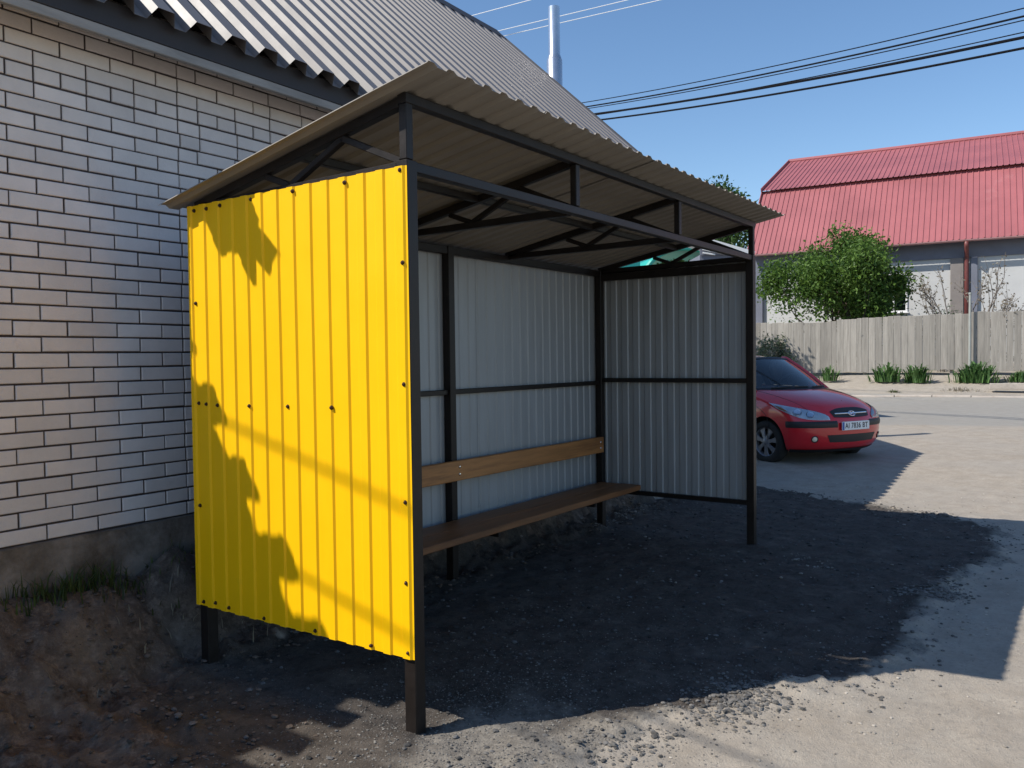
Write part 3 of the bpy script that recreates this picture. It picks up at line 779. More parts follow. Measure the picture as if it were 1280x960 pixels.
# ------------------------------------------------------------------ red-roofed house
def redhouse():
    # local frame: origin at left eave corner; +x away from the road, -y along the front towards the right
    t = thing('red_roof_house', 'long pale house with a faded red ribbed gambrel roof behind the wooden fence', 'house', (32.8 - .98, 9.8, 0), math.atan2(.1, 1))
    LEN = 30.; EZ = 5.68
    def p(name, m, fn, par=t, **k):
        b = MB(); fn(b); return b.build(name, m, par, **k)
    # walls: front plaster bays between pilasters
    p('wall', M['plaster'], lambda b: b.box(.55, .95, -LEN, -.06, .6, EZ + .15))
    p('gable_wall', M['plaster'], lambda b: b.prism([(.96, -.065, .6), (16.2, -.065, .6), (16.2, -.065, EZ), (14.2, -.065, 8.5), (8.6, -.065, 11.0), (3.0, -.065, 8.6), (.96, -.065, EZ)], (0, -.35, 0)))
    p('eave_shade_band', M['greyblue'], lambda b: b.box(.49, .549, -LEN, -.04, EZ - .62, EZ + .12, .004))  # dark strip standing in for the shadow cast by the eave
    for y in (-.30, -7.68, -15.4, -22.7):
        p('pilaster', M['pilaster'] if y == -7.68 else M['greyblue'], lambda b: b.box(.40, .548, y - .22, y + .22, .6, EZ - .625, .01))
    p('pilaster', M['greyblue'], lambda b: b.box(.42, .548, -8.36, -8.14, .6, EZ - .625, .01))
    # roof sheets
    def sheet(b, x0, z0, x1, z1, pit=.205):
        d = V((x1 - x0, 0, z1 - z0)); ln = d.length; d = d / ln; n = V((-d.z, 0, d.x))
        b.corr((x0, 0, z0), (0, -1, 0), d, n, 0, LEN, 0, ln, pit, [(0, 0), (.70, 0), (.78, .03), (.92, .03), (1, 0)], th=.002)
    p('lower_roof', M['redroof'], lambda b: sheet(b, 0, EZ, 2.86, 8.76))
    p('upper_roof', M['redroof'], lambda b: sheet(b, 2.62, 8.74, 8.75, 11.22))
    def back(b):
        for (x0, z0, x1, z1) in ((17.2, EZ, 14.4, 8.76), (14.6, 8.74, 8.75, 11.22)):
            b.grid([[(x0, 0, z0), (x0, -LEN, z0)], [(x1, 0, z1), (x1, -LEN, z1)]])
    p('back_roof', M['redroof'], back)
    p('verge_trim', M['redroof'], lambda b: (b.bar((-.02, .02, EZ), (2.84, .02, 8.78), .03, .16), b.bar((2.6, .02, 8.78), (8.75, .02, 11.26), .03, .16)))
    p('ridge_cap', M['redroof'], lambda b: b.tube([(8.75, .03, 11.25), (8.75, -LEN, 11.25)], .11, n=10))
    def gut(b):
        rows = []
        for y in (.0, -LEN):
            rows.append([(-.09 + .075 * math.cos(a), y, EZ - .02 + .075 * math.sin(a)) for a in [PI + PI * k / 8 for k in range(9)]])
        b.grid(rows)
    p('gutter', M['gutter'], gut)
    p('downpipe', M['downpipe'], lambda b: b.tube([(-.08, -8.0, EZ - .08), (-.06, -8.0, EZ - .25), (.36, -8.0, EZ - .55), (.38, -8.0, EZ - .8), (.38, -8.0, .7)], .075, n=10), smooth=True)
    # window with white frame beside the bush
    def window(yc, zb, w, h):
        f = MB()
        for (a, b_, c, d) in ((-w / 2 - .07, w / 2 + .07, zb - .07, zb), (-w / 2 - .07, w / 2 + .07, zb + h, zb + h + .07), (-w / 2 - .07, -w / 2, zb, zb + h), (w / 2, w / 2 + .07, zb, zb + h), (-.03, .03, zb, zb + h)):
            f.box(.50, .545, yc + a, yc + b_, c, d, .006)
        fr = f.build('window', M['pvc'], t)
        g = MB(); g.box(.525, .530, yc - w / 2, yc + w / 2, zb, zb + h); g.build('pane', M['windowglass'], fr)
        g = MB(); rows = []
        for i in range(41):
            y = yc - w / 2 + w * i / 40; rows.append([(.541 + .005 * math.cos(i * 1.9), y, zb), (.541 + .005 * math.cos(i * 1.9), y, zb + h)])
        g.grid(rows); g.build('blind', M['curtain'], fr)
        g = MB(); g.box(.40, .549, yc - w / 2 - .12, yc + w / 2 + .12, zb - .11, zb - .072, .006); g.build('sill', M['pvc'], fr)
    window(-5.50, 3.17, .85, 1.38); window(-12.2, 3.17, .95, 1.38)
redhouse()

# ------------------------------------------------------------------ plants across the road
r = random.Random(21)
def clump_(name, label, cat, s, y, n, h, wd, m, group=None, bend=.8, zoff=0.):
    x = on_s(s, y); z = zg(x, y) + zoff
    t = MB()
    for i in range(n):
        a = r.uniform(0, 6.28); q = V((r.gauss(0, wd * .35), r.gauss(0, wd), 0)); d = V((math.cos(a), math.sin(a), 0)); hh = h * (1.15 - .5 * min(1, abs(q.y) / (2 * wd))) * r.uniform(.4, 1.1); d = (d + V((0, q.y / wd * 1.1, 0))).normalized(); w = .028 * r.uniform(.7, 1.3) * h / .55
        w2 = V((-d.y, d.x, 0)) * w; t.cur = r.random(); bd = bend * r.uniform(.2, 1.1) * hh
        P = [q, q + d * bd * .15 + V((0, 0, hh * .45)), q + d * bd * .5 + V((0, 0, hh * .85)), q + d * bd + V((0, 0, hh * (1 - .25 * r.random())))]
        vs = []
        for k, ww in enumerate((.7, 1, .7, .05)): vs += [tuple(P[k] - w2 * ww), tuple(P[k] + w2 * ww)]
        t.add(vs, [(0, 1, 3, 2), (2, 3, 5, 4), (4, 5, 7, 6)])
    o = t.build(name, m); o.location = (x, y, z - .02); tag(o, label, cat, group); return o
IG = 'iris clumps in front of the wooden fence'
clump_('iris_clump', 'yellowish iris clump beside the red car, leftmost along the fence', 'plant', 26.85, 5.15, 80, .5, .15, M['iris'], IG)
clump_('iris_clump', 'tall iris clump left of the gap in the fence foot, second from the left', 'plant', 26.75, 3.35, 150, .6, .21, M['iris'], IG)
clump_('iris_clump', 'tall iris clump left of the gap in the fence foot, third from the left', 'plant', 26.75, 2.50, 130, .6, .19, M['iris'], IG)
clump_('iris_clump', 'broad iris clump at the foot of the thin grey pole', 'plant', 26.75, .85, 210, .64, .30, M['iris'], IG)
clump_('grass_tuft', 'low green grass tuft behind the pale concrete beam', 'grass', 26.9, -.35, 320, .34, .22, M['iris'], None, .7)
clump_('grass_tuft', 'dry grass tuft on the kerb edge between the iris clumps', 'grass', 25.5, 2.95, 110, .16, .09, M['grass'], None, .9)
clump_('dry_grass', 'straw coloured grass in front of the broad iris clump', 'grass', 25.75, 1.15, 120, .16, .3, M['bud'], None, .9)
clump_('weed', 'small yellow-green weed beside the leftmost iris clump', 'plant', 26.4, 5.65, 120, .25, .12, M['grass'], None, .9)
# near weeds under the brick wall
def weeds(name, x, y, n, h, wd, m, label):
    t = MB()
    for i in range(n):
        q = V((x + r.gauss(0, wd), y + r.gauss(0, wd * .3), 0)); q.z = zg(q.x, q.y) - .005
        a = r.uniform(0, 6.28); d = V((math.cos(a), math.sin(a), 0)); hh = h * r.uniform(.4, 1.15); w = V((-d.y, d.x, 0)) * r.uniform(.0022, .005); b = r.uniform(.1, .9) * hh; t.cur = r.random()
        P = [q, q + d * b * .25 + V((0, 0, hh * .5)), q + d * b + V((0, 0, hh * r.uniform(.75, 1)))]
        t.add([tuple(P[0] - w), tuple(P[0] + w), tuple(P[1] + w * .8), tuple(P[1] - w * .8), tuple(P[2])], [(0, 1, 2, 3), (3, 2, 4)])
    o = t.build(name, m); tag(o, label, 'grass', kind='stuff')
weeds('grass', -.40, 1.84, 260, .14, .16, M['grass'], 'short dark green grass growing at the foot of the brick wall')
weeds('weeds', .38, 1.84, 120, .07, .30, M['grass'], 'sparse weeds on the shaded soil bank beside the yellow wall')
weeds('dry_stalks', .1, 1.62, 50, .10, .5, M['bud'], 'few dry stalks sticking out of the brown soil bank')

# bush, shrubs and trees
tree('tree', 'dense bright green young tree behind the fence in front of the red roof', 'tree', (29.35, 5.6, .9), random.Random(4), 5, 4, 1.5, .075, M['leaf'], 36000, .145, .25, spread=.8, upb=.06, lean=.75, fit=(2.3, 2.35, 5.1), kids=(2, 3))
tree('bare_shrub', 'almost leafless shrub with spreading twigs behind the fence by the thin grey pole', 'shrub', (28.9, 1.4, 1.0), random.Random(9), 6, 3, 1.1, .075, M['bud'], 800, .10, .05, spread=.65, upb=.1, lean=.8, barkm=M['barkpale'], fit=(1.2, 2.1, 3.7), kids=(2, 3))
tree('shrub', 'small grey-green shrub behind the roof of the red car', 'shrub', (26.7, 7.15, .7), random.Random(12), 5, 2, .5, .02, M['leafgrey'], 1500, .10, .10, spread=.7, upb=.2, lean=.6, fit=(.6, .75, 1.55))
tree('shrub', 'dark purplish shrub at the foot of the house beside the leafless shrub', 'shrub', (29.6, 2.25, 1.0), random.Random(13), 4, 2, .5, .02, M['leafgrey'], 700, .09, .10, spread=.7, upb=.2, lean=.6, fit=(.6, .55, 2.2))
TG = 'trees behind the houses'
tree('tree', 'dark leafy tree rising left of the red roof', 'tree', (31.0, 12.6, .9), random.Random(31), 1, 4, 2.6, .16, M['leafdark'], 9000, .22, .30, spread=.65, upb=.2, fit=(2.4, 2.6, 7.5), group=TG)
tree('tree', 'tall tree seen between the shelter roof and the left end of the red roof', 'tree', (42.0, 14.5, .9), random.Random(32), 1, 4, 3.0, .18, M['leafdark'], 8000, .26, .34, spread=.6, upb=.2, fit=(2.6, 2.9, 9.6), group=TG)
tree('tree', 'green tree behind the teal canopy seen under the shelter roof', 'tree', (24.5, 11.0, .3), random.Random(33), 1, 4, 1.8, .13, M['leafdark'], 7000, .2, .28, spread=.7, upb=.15, fit=(1.9, 1.8, 5.6), group=TG)

# ------------------------------------------------------------------ teal canopy and white shed seen through the gable opening
def canopy():
    cx, cy = 16.9, 6.1
    t = thing('canopy', 'teal barrel-roofed canopy overgrown by a climber beyond the shelter', 'canopy', (cx, cy, .1), math.radians(-42))
    # local: x along the arch width, y along the barrel
    def p(name, m, fn, par=t, **k):
        b = MB(); fn(b); return b.build(name, m, par, **k)
    W2, H, R = 1.15, 3.20, .85
    def arch(b, rr, y0, y1, a0=0, a1=PI):
        rows = []
        for y in (y0, y1):
            rows.append([(W2 * rr * math.cos(a0 + (a1 - a0) * k / 20), y, H + R * rr * math.sin(a0 + (a1 - a0) * k / 20)) for k in range(21)])
        b.grid(rows)
    p('barrel_roof', M['teal'], lambda b: (arch(b, 1, 0, 3.0), arch(b, .985, 3.0, 0)))
    def ring(b):
        b.tube([(W2 * math.cos(PI * k / 20), -.03, H + R * math.sin(PI * k / 20)) for k in range(21)], .06, n=6)
    p('arch_rim', M['teal'], ring)
    for x in (-W2, W2):
        for y in (.05, 2.9): p('post', M['teal'], lambda b: b.box(x - .04, x + .04, y - .04, y + .04, 0, H, .005))
    p('front_panel', M['teal'], lambda b: b.prism([(-W2 - 1.7, -.02, .2), (-W2 - .06, -.02, .2), (-W2 - .06, -.02, H + .62), (-W2 - 1.7, -.02, H + .18)], (0, .03, 0)))
    rr = random.Random(3); lb = MB()
    for i in range(2600):
        a = rr.uniform(0, PI); f = math.sqrt(rr.random()) * .86
        lb.cur = rr.random(); leaf(lb, (W2 * f * math.cos(a), rr.gauss(.4, .12), H - .15 + R * f * math.sin(a)), .11, rr)
    o = lb.build('climber', M['leaflime']); o.location = (cx, cy, .1); o.rotation_euler = (0, 0, math.radians(-42))
    tag(o, 'yellow-green climbing plant filling the teal arch', 'plant')
canopy()
def shed():
    # local: x to the right as seen from the shelter, y away from it
    t = thing('white_shed', 'low shed with white striped pitched roof right of the teal arch beyond the shelter', 'shed', (13.75, 4.22, .37), math.atan2(-.819, .574))
    def p(name, m, fn, **k):
        b = MB(); fn(b); return b.build(name, m, t, **k)
    p('wall', M['greyblue'], lambda b: b.box(-.2, .70, .1, 1.1, 0, 3.18))
    def rf(b):
        d = V((1, 0, -.30)).normalized(); n = V((.30, 0, 1)).normalized()
        b.corr((-.22, -.05, 3.47), (0, 1, 0), d, n, 0, 1.25, 0, 1.10, .16, [(0, 0), (.5, 0), (.6, .03), (.9, .03), (1, 0)])
    p('roof', M['whitemetal'], rf)
    p('gable', M['greyblue'], lambda b: b.prism([(-.2, .09, 3.17), (.70, .09, 3.17), (-.2, .09, 3.42)], (0, -.02, 0)))
    p('bargeboard', M['whitemetal'], lambda b: b.bar((-.24, -.07, 3.49), (.86, -.07, 3.165), .03, .10))
    for k in range(3):
        p('slat', M['whitemetal'], lambda b: b.bar((-.15, .055, 3.36 - .07 * k), (.50 - .2 * k, .055, 3.19 - .005 * k), .02, .03))
shed()
# ------------------------------------------------------------------ overhead cables
def cable(name, a, b, rad, m, label, group, sag=.35, n=28):
    mb = MB(); a = V(a); b = V(b)
    mb.tube([a.lerp(b, i / n) - V((0, 0, sag * 4 * (i / n) * (1 - i / n))) for i in range(n + 1)], rad, n=6)
    o = mb.build(name, m, off=tuple(a)); o.location = a; tag(o, label, 'cable', group)
CG = 'dark cables across the sky'
for a, b, rad, lb in (((14.49, 9.57, 7.48), (10.47, -3.16, 6.06), 0.0085, 'thin dark cable, topmost of the bundle crossing the sky'),
                  ((14.48, 9.57, 7.38), (10.47, -3.16, 5.95), 0.014, 'dark cable just below the topmost one in the bundle'),
                  ((14.48, 9.57, 7.34), (10.46, -3.16, 5.89), 0.008, 'thin dark cable, third from the top of the bundle'),
                  ((14.47, 9.56, 7.17), (10.46, -3.16, 5.73), 0.008, 'thin dark cable just above the thickest cable'),
                  ((14.48, 9.56, 7.23), (10.46, -3.16, 5.64), 0.021, 'thickest black cable crossing the sky over the red roof'),
                  ((14.47, 9.56, 7.09), (10.45, -3.16, 5.49), 0.0175, 'thick black cable, lowest of the bundle crossing the sky')):
    cable('cable', a, b, rad, M['cable'], lb, CG, .17)
WG = 'white cables beside the flue'
for a, b, lb in (((17.46, 15.21, 11.70), (15.52, 7.45, 10.51), 'thin white cable at the top, left of the steel flue'),
             ((17.44, 15.21, 11.08), (17.06, 5.26, 10.51), 'thin white cable, upper of the two passing behind the flue'),
             ((17.43, 15.20, 10.91), (17.38, 4.79, 10.43), 'thin white cable, lower of the two passing behind the flue')):
    cable('cable', a, b, .009, M['cablewhite'], lb, WG, .0, 6)
for k, z in enumerate((6.0, 5.48)):
    cable('cable', (-3.89 - .25 * 5, 3.6 - .97 * 5, z), (-3.89 + .25 * 9, 3.6 + .97 * 9, z), .0098, M['cable'],
          ('upper' if k == 0 else 'lower') + ' overhead cable casting a soft band of shade on the yellow wall', 'cables over the yard', .0, 4)

# ------------------------------------------------------------------ red hatchback
def interp(tab, z):
    if z <= tab[0][0]: return tab[0][1:]
    for i in range(len(tab) - 1):
        if z <= tab[i + 1][0]:
            z0, z1 = tab[i][0], tab[i + 1][0]; t = (z - z0) / (z1 - z0); p1, p2 = tab[i], tab[i + 1]
            p0 = tab[i - 1] if i > 0 else p1; p3 = tab[i + 2] if i + 2 < len(tab) else p2
            out = []
            for k in range(1, len(p1)):
                m1 = (p2[k] - p0[k]) / max(1e-6, (p2[0] - p0[0])) * (z1 - z0); m2 = (p3[k] - p1[k]) / max(1e-6, (p3[0] - p1[0])) * (z1 - z0)
                h = p2[k] - p1[k]
                if m1 * h <= 0: m1 = 0
                if m2 * h <= 0: m2 = 0
                m1 = max(-3 * abs(h), min(3 * abs(h), m1)); m2 = max(-3 * abs(h), min(3 * abs(h), m2))
                t2, t3 = t * t, t ** 3
                out.append((2 * t3 - 3 * t2 + 1) * p1[k] + (t3 - 2 * t2 + t) * m1 + (-2 * t3 + 3 * t2) * p2[k] + (t3 - t2) * m2)
            return tuple(out)
    return tab[-1][1:]
# height: nose x at centre, x of the front corner, half width, tail x, tail corner x
BODY = [(.175, .60, .28, .70, -2.90, -2.66), (.21, .675, .33, .755, -2.96, -2.70), (.27, .735, .37, .79, -3.0, -2.72), (.36, .762, .40, .815, -3.03, -2.74), (.46, .772, .42, .828, -3.05, -2.75),
        (.56, .768, .42, .832, -3.05, -2.75), (.60, .755, .41, .832, -3.04, -2.74), (.66, .722, .36, .832, -3.01, -2.70), (.71, .690, .28, .830, -3.0, -2.66), (.75, .650, .18, .826, -2.99, -2.63),
        (.79, .605, .09, .818, -2.97, -2.61), (.84, .51, -.04, .806, -2.95, -2.58), (.885, .39, -.18, .792, -2.93, -2.55), (.92, .275, -.30, .776, -2.91, -2.54), (.95, .15, -.42, .758, -2.90, -2.53), (.975, .035, -.52, .735, -2.88, -2.52)]
def bshape(z, u, off=0.):
    """u in 0..1 along one half outline: 0 nose centre, .4 front corner, .8 rear corner, 1 tail centre; returns point on the left side"""
    xf, xc, w, xr, xrc = interp(BODY, z)
    n = 2.7
    if u < .4:
        a = (u / .4) * PI / 2; y = w * math.sin(a) ** (2 / n); x = xc + (xf - xc) * math.cos(a) ** (2 / n) if math.cos(a) > 1e-6 else xc
        # superellipse corner with a flatter nose
        x = xc + (xf - xc) * max(0, 1 - (y / w) ** n) ** (1 / 1.55)
    elif u < .8:
        t = (u - .4) / .4; x = xc + (xrc - xc) * t; y = w * (1 - .03 * sm(.55, 1, t))
    else:
        a = ((1 - u) / .2) * PI / 2; y = w * .97 * math.sin(a) ** (2 / n); x = xrc + (xr - xrc) * max(0, 1 - (y / (w * .97)) ** n) ** (1 / 1.7)
    p = V((x, y, z))
    if off:
        e = 1e-3
        du = bshape(z, min(1, u + e)) - bshape(z, max(0, u - e)); dz = bshape(z + e, u) - bshape(z - e, u)
        nn = du.cross(dz)
        if nn.length > 1e-12:
            nn.normalize()
            c = V((-1.2, 0, .5))
            if nn.dot(p - c) < 0: nn = -nn
            p = p + nn * off
    return p
def u_at_y(z, y):
    lo, hi = 0., .4
    for _ in range(40):
        m = (lo + hi) / 2
        if bshape(z, m).y < y: lo = m
        else: hi = m
    return (lo + hi) / 2
def mir(p): return V((p.x, -p.y, p.z))
car = thing('red_car', 'red five-door hatchback parked nose out beside the house, half hidden by the shelter', 'car', (9.42, 1.10, 0.05), math.radians(243.5))
def cpart(name, m, mb, par=None, smooth=True, ang=35): return mb.build(name, m, par or car, smooth=smooth, autosmooth=ang)
def two_sides(pf, rows, cols):
    """pf(i/rows, j/cols) -> left-side point; returns meshes for both sides"""
    out = []
    for s in (1, -1):
        mb = MB(); g = []
        for i in range(rows + 1):
            row = [pf(i / rows, j / cols) for j in range(cols + 1)]
            g.append([tuple(p if s == 1 else mir(p)) for p in row])
        if s == -1: g = [r[::-1] for r in g]
        mb.grid(g); out.append(mb)
    return out
def body():
    us = [.4 * (i / 44) for i in range(44)] + [.4 + .4 * (i / 44) for i in range(44)] + [.8 + .2 * i / 20 for i in range(21)]
    nz = 46; mb = MB(); rows = []
    for i in range(nz + 1):
        z = BODY[0][0] + (BODY[-1][0] - BODY[0][0]) * i / nz
        L = [bshape(z, u) for u in us]; R = [mir(p) for p in L[1:-1]][::-1]
        rows.append([tuple(p) for p in L + R])
    n = len(rows[0]); vs = [p for r_ in rows for p in r_]; fs = []
    for i in range(nz):
        for k in range(n):
            j = (k + 1) % n; fs.append((i * n + k, i * n + j, (i + 1) * n + j, (i + 1) * n + k))
    fs.append(tuple(range(n - 1, -1, -1))); fs.append(tuple(range(nz * n, nz * n + n)))
    mb.add(vs, fs)
    ob = mb.build('body', M['red'], car, smooth=True, autosmooth=45)
    # wheel arches
    cut = MB()
    for x in (0, -2.455):
        for s in (1, -1): cut.lathe([(.335, .0), (.335, .34)], (x, s * .56, .30), (0, s, 0), n=48)
    co = cut.build('cutter', M['blackplastic'])
    bmx = ob.modifiers.new('arch', 'BOOLEAN'); bmx.operation = 'DIFFERENCE'; bmx.object = co; bmx.solver = 'EXACT'
    bpy.context.view_layer.update(); dg = bpy.context.evaluated_depsgraph_get()
    # evaluate in body space
    co.parent = car; bpy.context.view_layer.update(); dg = bpy.context.evaluated_depsgraph_get()
    me = bpy.data.meshes.new_from_object(ob.evaluated_get(dg)); ob.modifiers.clear(); ob.data = me
    bpy.data.objects.remove(co, do_unlink=True)
    # the inside of the arches and the cabin floor are dark
    me.materials.clear(); me.materials.append(M['red']); me.materials.append(M['blackplastic'])
    for p in me.polygons:
        c = p.center; deep = False
        for x in (0, -2.455):
            rr_ = math.hypot(c.x - x, c.z - .30)
            if rr_ < .345 and abs(c.y) > .5 and (abs(rr_ - .335) < .012 and abs(p.normal.y) < .6 or abs(abs(c.y) - .56) < .01): deep = True
        if deep or (p.normal.z > .9 and len(p.vertices) > 20) or (p.normal.z < -.9): p.material_index = 1
    me.shade_smooth()
    try: me.set_sharp_from_angle(angle=math.radians(40))
    except Exception: pass
    return ob
body_o = body()
# black sill / lower lip
for mb in two_sides(lambda a, b: bshape(.178 + .045 * a, .0 + .36 * b, .006), 3, 30): cpart('front_lip', M['blackplastic'], mb)
# black bumper strips, left and right of the plate
for mb in two_sides(lambda a, b: bshape(.505 + .085 * a, (u_at_y(.54, .30)) * (1 - b) + .405 * b, .010 * math.sin(PI * min(1, max(0, .08 + .84 * a)))), 6, 30): cpart('bumper_strip', M['blackplastic'], mb)
# side rub strips
for mb in two_sides(lambda a, b: bshape(.50 + .06 * a, .475 + .155 * b, .008 * math.sin(PI * (.1 + .8 * a))), 4, 12): cpart('rub_strip', M['blackplastic'], mb)
# grille, one dark opening with rim, bar and badge
def half_full(zf, yf, off, rows, cols):
    g = []
    for i in range(rows + 1):
        row = []
        for j in range(-cols, cols + 1):
            y = yf(i / rows) * j / cols; z = zf(i / rows, abs(j) / cols); p = bshape(z, u_at_y(z, abs(y)), off)
            row.append(tuple(p if y >= 0 else mir(p)))
        g.append(row)
    mb = MB(); mb.grid(g); return mb
GZ = lambda a, t: .622 + (.128 * (1 - .35 * t ** 3)) * a + .012 * t ** 2 * (1 - a)
gr = cpart('grille', M['blackplastic'], half_full(GZ, lambda a: .325 + .03 * a, .004, 8, 14))
mb = MB(); pts = [bshape(.676, u_at_y(.676, abs(y)), .010) if y >= 0 else mir(bshape(.676, u_at_y(.676, abs(y)), .010)) for y in [(-.30 + .6 * k / 20) for k in range(21)]]
mb.tube(pts, .0085, n=8); cpart('grille_bar', M['chrome'], mb, gr)
# badge: oval ring with slanted letter-like bars
c0 = bshape(.676, 0.) + V((.014, 0, 0)); dn_ = (bshape(.70, 0) - bshape(.65, 0)).normalized(); yv = V((0, 1, 0))
mb = MB(); mb.tube([c0 + yv * .058 * math.cos(2 * PI * k / 28) + dn_ * .034 * math.sin(2 * PI * k / 28) for k in range(29)], .0065, n=8, caps=False)
for y0, y1 in ((-.030, -.012), (.012, .030)): mb.tube([c0 - dn_ * .027 + yv * -y0 * -1 * 1.0, c0 + dn_ * .027 + yv * (y1 if True else 0)], .006, n=6)
mb.tube([c0 - yv * .022 - dn_ * .006, c0 + yv * .022 + dn_ * .006], .0055, n=6)
cpart('badge', M['chrome'], mb, gr)
cpart('lower_grille', M['blackplastic'], half_full(lambda a, t: .305 + .105 * a + .01 * t * (1 - a), lambda a: .40 + .05 * a, .004, 5, 16))
# number plate
pl = MB(); pc = bshape(.52, 0.).x + .016
pl.box(pc, pc + .008, -.26, .26, .465, .577, .003); po = cpart('number_plate', M['plate'], pl, smooth=False)
mb = MB(); mb.box(pc + .0075, pc + .0092, -.255, -.218, .47, .572); cpart('country_strip', M['plateblue'], mb, po, False)
fc = bpy.data.curves.new('plate_text', 'FONT'); fc.body = 'AI 7836 BT'; fc.size = .098; fc.align_x = 'CENTER'; fc.align_y = 'CENTER'; fc.extrude = .0012; fc.offset = .0008; fc.space_character = 1.1
fo = bpy.data.objects.new('plate_text', fc); COL.objects.link(fo); bpy.context.view_layer.update()
tm = bpy.data.meshes.new_from_object(fo.evaluated_get(bpy.context.evaluated_depsgraph_get())); bpy.data.objects.remove(fo, do_unlink=True)
tm.transform(Matrix.Translation((pc + .0092, .012, .521)) @ Matrix(((0, 0, 1, 0), (1, 0, 0, 0), (0, 1, 0, 0), (0, 0, 0, 1))) @ Matrix.Scale(.86, 4, (1, 0, 0)))
tm.materials.clear(); tm.materials.append(M['platetext']); to = bpy.data.objects.new('plate_text', tm); COL.objects.link(to); to.parent = po
# headlights: swept-back almond, reflector under a lens
def hl(a, b, off):
    # b: inner tip (0) to outer rear tip (1); a: lower to upper edge
    u0 = u_at_y(.64, .40); u = u0 + (.372 - u0) * b
    lo = .602 + .135 * b ** 2.8; hi = .645 + .170 * b ** .58
    z = lo + (hi - lo) * a
    return bshape(z, u, off)
for k, mb in enumerate(two_sides(lambda a, b: hl(a, b, .004), 8, 20)):
    h = cpart('headlight', M['reflector'], mb)
    s = 1 if k == 0 else -1
    for b_, rad in ((.34, .052), (.58, .058)):
        p = hl(.48, b_, .008); q = hl(.48, b_, .03); ax = (q - p).normalized()
        if s < 0: p = mir(p); ax = mir(ax)
        m2 = MB(); m2.lathe([(rad, 0), (rad * .93, .004), (rad * .55, -.004), (.001, .001)], p, ax, n=20); cpart('lamp_bowl', M['chrome'], m2, h)
    m2 = two_sides(lambda a, b: hl(a, b, .016 * math.sin(PI * (.12 + .76 * a)) ** .5 + .002), 8, 20)[k]; cpart('lens', M['lampglass'], m2, h)
    m2 = two_sides(lambda a, b: hl(.25 + .5 * a, .80 + .12 * b, .009), 3, 4)[k]; cpart('indicator', M['amber'], m2, h)
# fog lamps
for s in (1, -1):
    p = bshape(.36, u_at_y(.36, .60), .001); q = bshape(.36, u_at_y(.36, .60), .01); ax = (q - p).normalized()
    if s < 0: p = mir(p); ax = mir(ax)
    mb = MB(); mb.lathe([(.046, 0), (.046, .006), (.038, .010), (.036, .003)], p, ax, n=24); fg = cpart('fog_lamp', M['blackplastic'], mb)
    mb = MB(); mb.lathe([(.035, .002), (.026, .009), (.001, .012)], p, ax, n=20); cpart('lens', M['foglamp'], mb, fg)
# bonnet shut lines
def line(name, pts, w=.004):
    mb = MB(); mb.tube(pts, w, n=5); cpart(name, M['blackplastic'], mb)
for s in (1, -1):
    pts = []
    for k in range(25):
        t = k / 24; z = .735 + .225 * t; y = .60 + .09 * t
        u = u_at_y(z, min(y, interp(BODY, z)[2] * .985)); p = bshape(z, u, -.001); pts.append(p if s > 0 else mir(p))
    line('bonnet_seam', pts, .0035)
    dp = [bshape(.30 + .65 * k / 20, .445 + .0 * k, -.001) for k in range(21)]; line('door_seam', [p if s > 0 else mir(p) for p in dp], .004)
    dp = [bshape(.26 + .69 * k / 20, .64, -.001) for k in range(21)]; line('door_seam', [p if s > 0 else mir(p) for p in dp], .004)
    p = bshape(.80, .615, .018); p2 = bshape(.80, .59, .018); mb = MB(); mb.tube([p if s > 0 else mir(p), p2 if s > 0 else mir(p2)], .013, n=8); cpart('door_handle', M['red'], mb)
# washer jets and wiper
# greenhouse -------------------------------------------------
ROOFZ = lambda x: 1.485 - .055 * ((x + 1.55) / .95) ** 2 if x > -1.55 else 1.485 - .06 * ((x + 1.55) / 1.15) ** 2
def wsb(t): return V((.03 - .34 * abs(t) ** 2.2, .715 * t, .965 - .01 * abs(t)))       # screen foot
def wst(t): return V((-.82 - .10 * abs(t) ** 2.2, .56 * t, 1.425 - .028 * abs(t) ** 2))  # screen head
def roofp(a, t):  # a 0 front .. 1 rear
    x = -.82 - .10 * abs(t) ** 2.2 * (1 - a) + (-2.62 + .82) * a; w = .56 - .015 * a
    h = wst(t).z * (1 - sm(0, .45, a)) + (ROOFZ(x) - .035 * abs(t) ** 3) * sm(0, .45, a)
    return V((x, w * t, h))
mb = MB(); mb.grid([[tuple(roofp(i / 24, -1 + 2 * j / 20)) for j in range(21)] for i in range(25)]); cpart('roof', M['red'], mb)
mb = MB(); mb.grid([[tuple(roofp(i / 24, -1 + 2 * j / 20) - V((0, 0, .03))) for j in range(20, -1, -1)] for i in range(25)]); cpart('headliner', M['seatcloth'], mb)
def scr_(a, t, d=0.):
    p = wsb(t).lerp(wst(t), a); n = V((.52, .0, .85)); return p + n * (.018 * math.sin(PI * a) + d)
mb = MB(); mb.grid([[tuple(scr_(.02 + .96 * i / 10, -.94 + 1.88 * j / 20)) for j in range(21)] for i in range(11)]); ws = cpart('windscreen', M['glass'], mb)
for (a0, a1) in ((.0, .075), (.93, 1.0)):
    mb = MB(); mb.grid([[tuple(scr_(a0 + (a1 - a0) * i / 2, -.95 + 1.9 * j / 20, .0035)) for j in range(21)] for i in range(3)]); cpart('screen_band', M['blackplastic'], mb, ws)
for y0, y1 in ((.10, .62), (-.52, .02)):
    mb = MB(); mb.tube([scr_(.05, y0 / .70, .02), scr_(.03 + .03, (y0 + y1) / 2 / .7, .026), scr_(.07, y1 / .70, .012)], .009, n=6); cpart('wiper', M['blackplastic'], mb, ws)
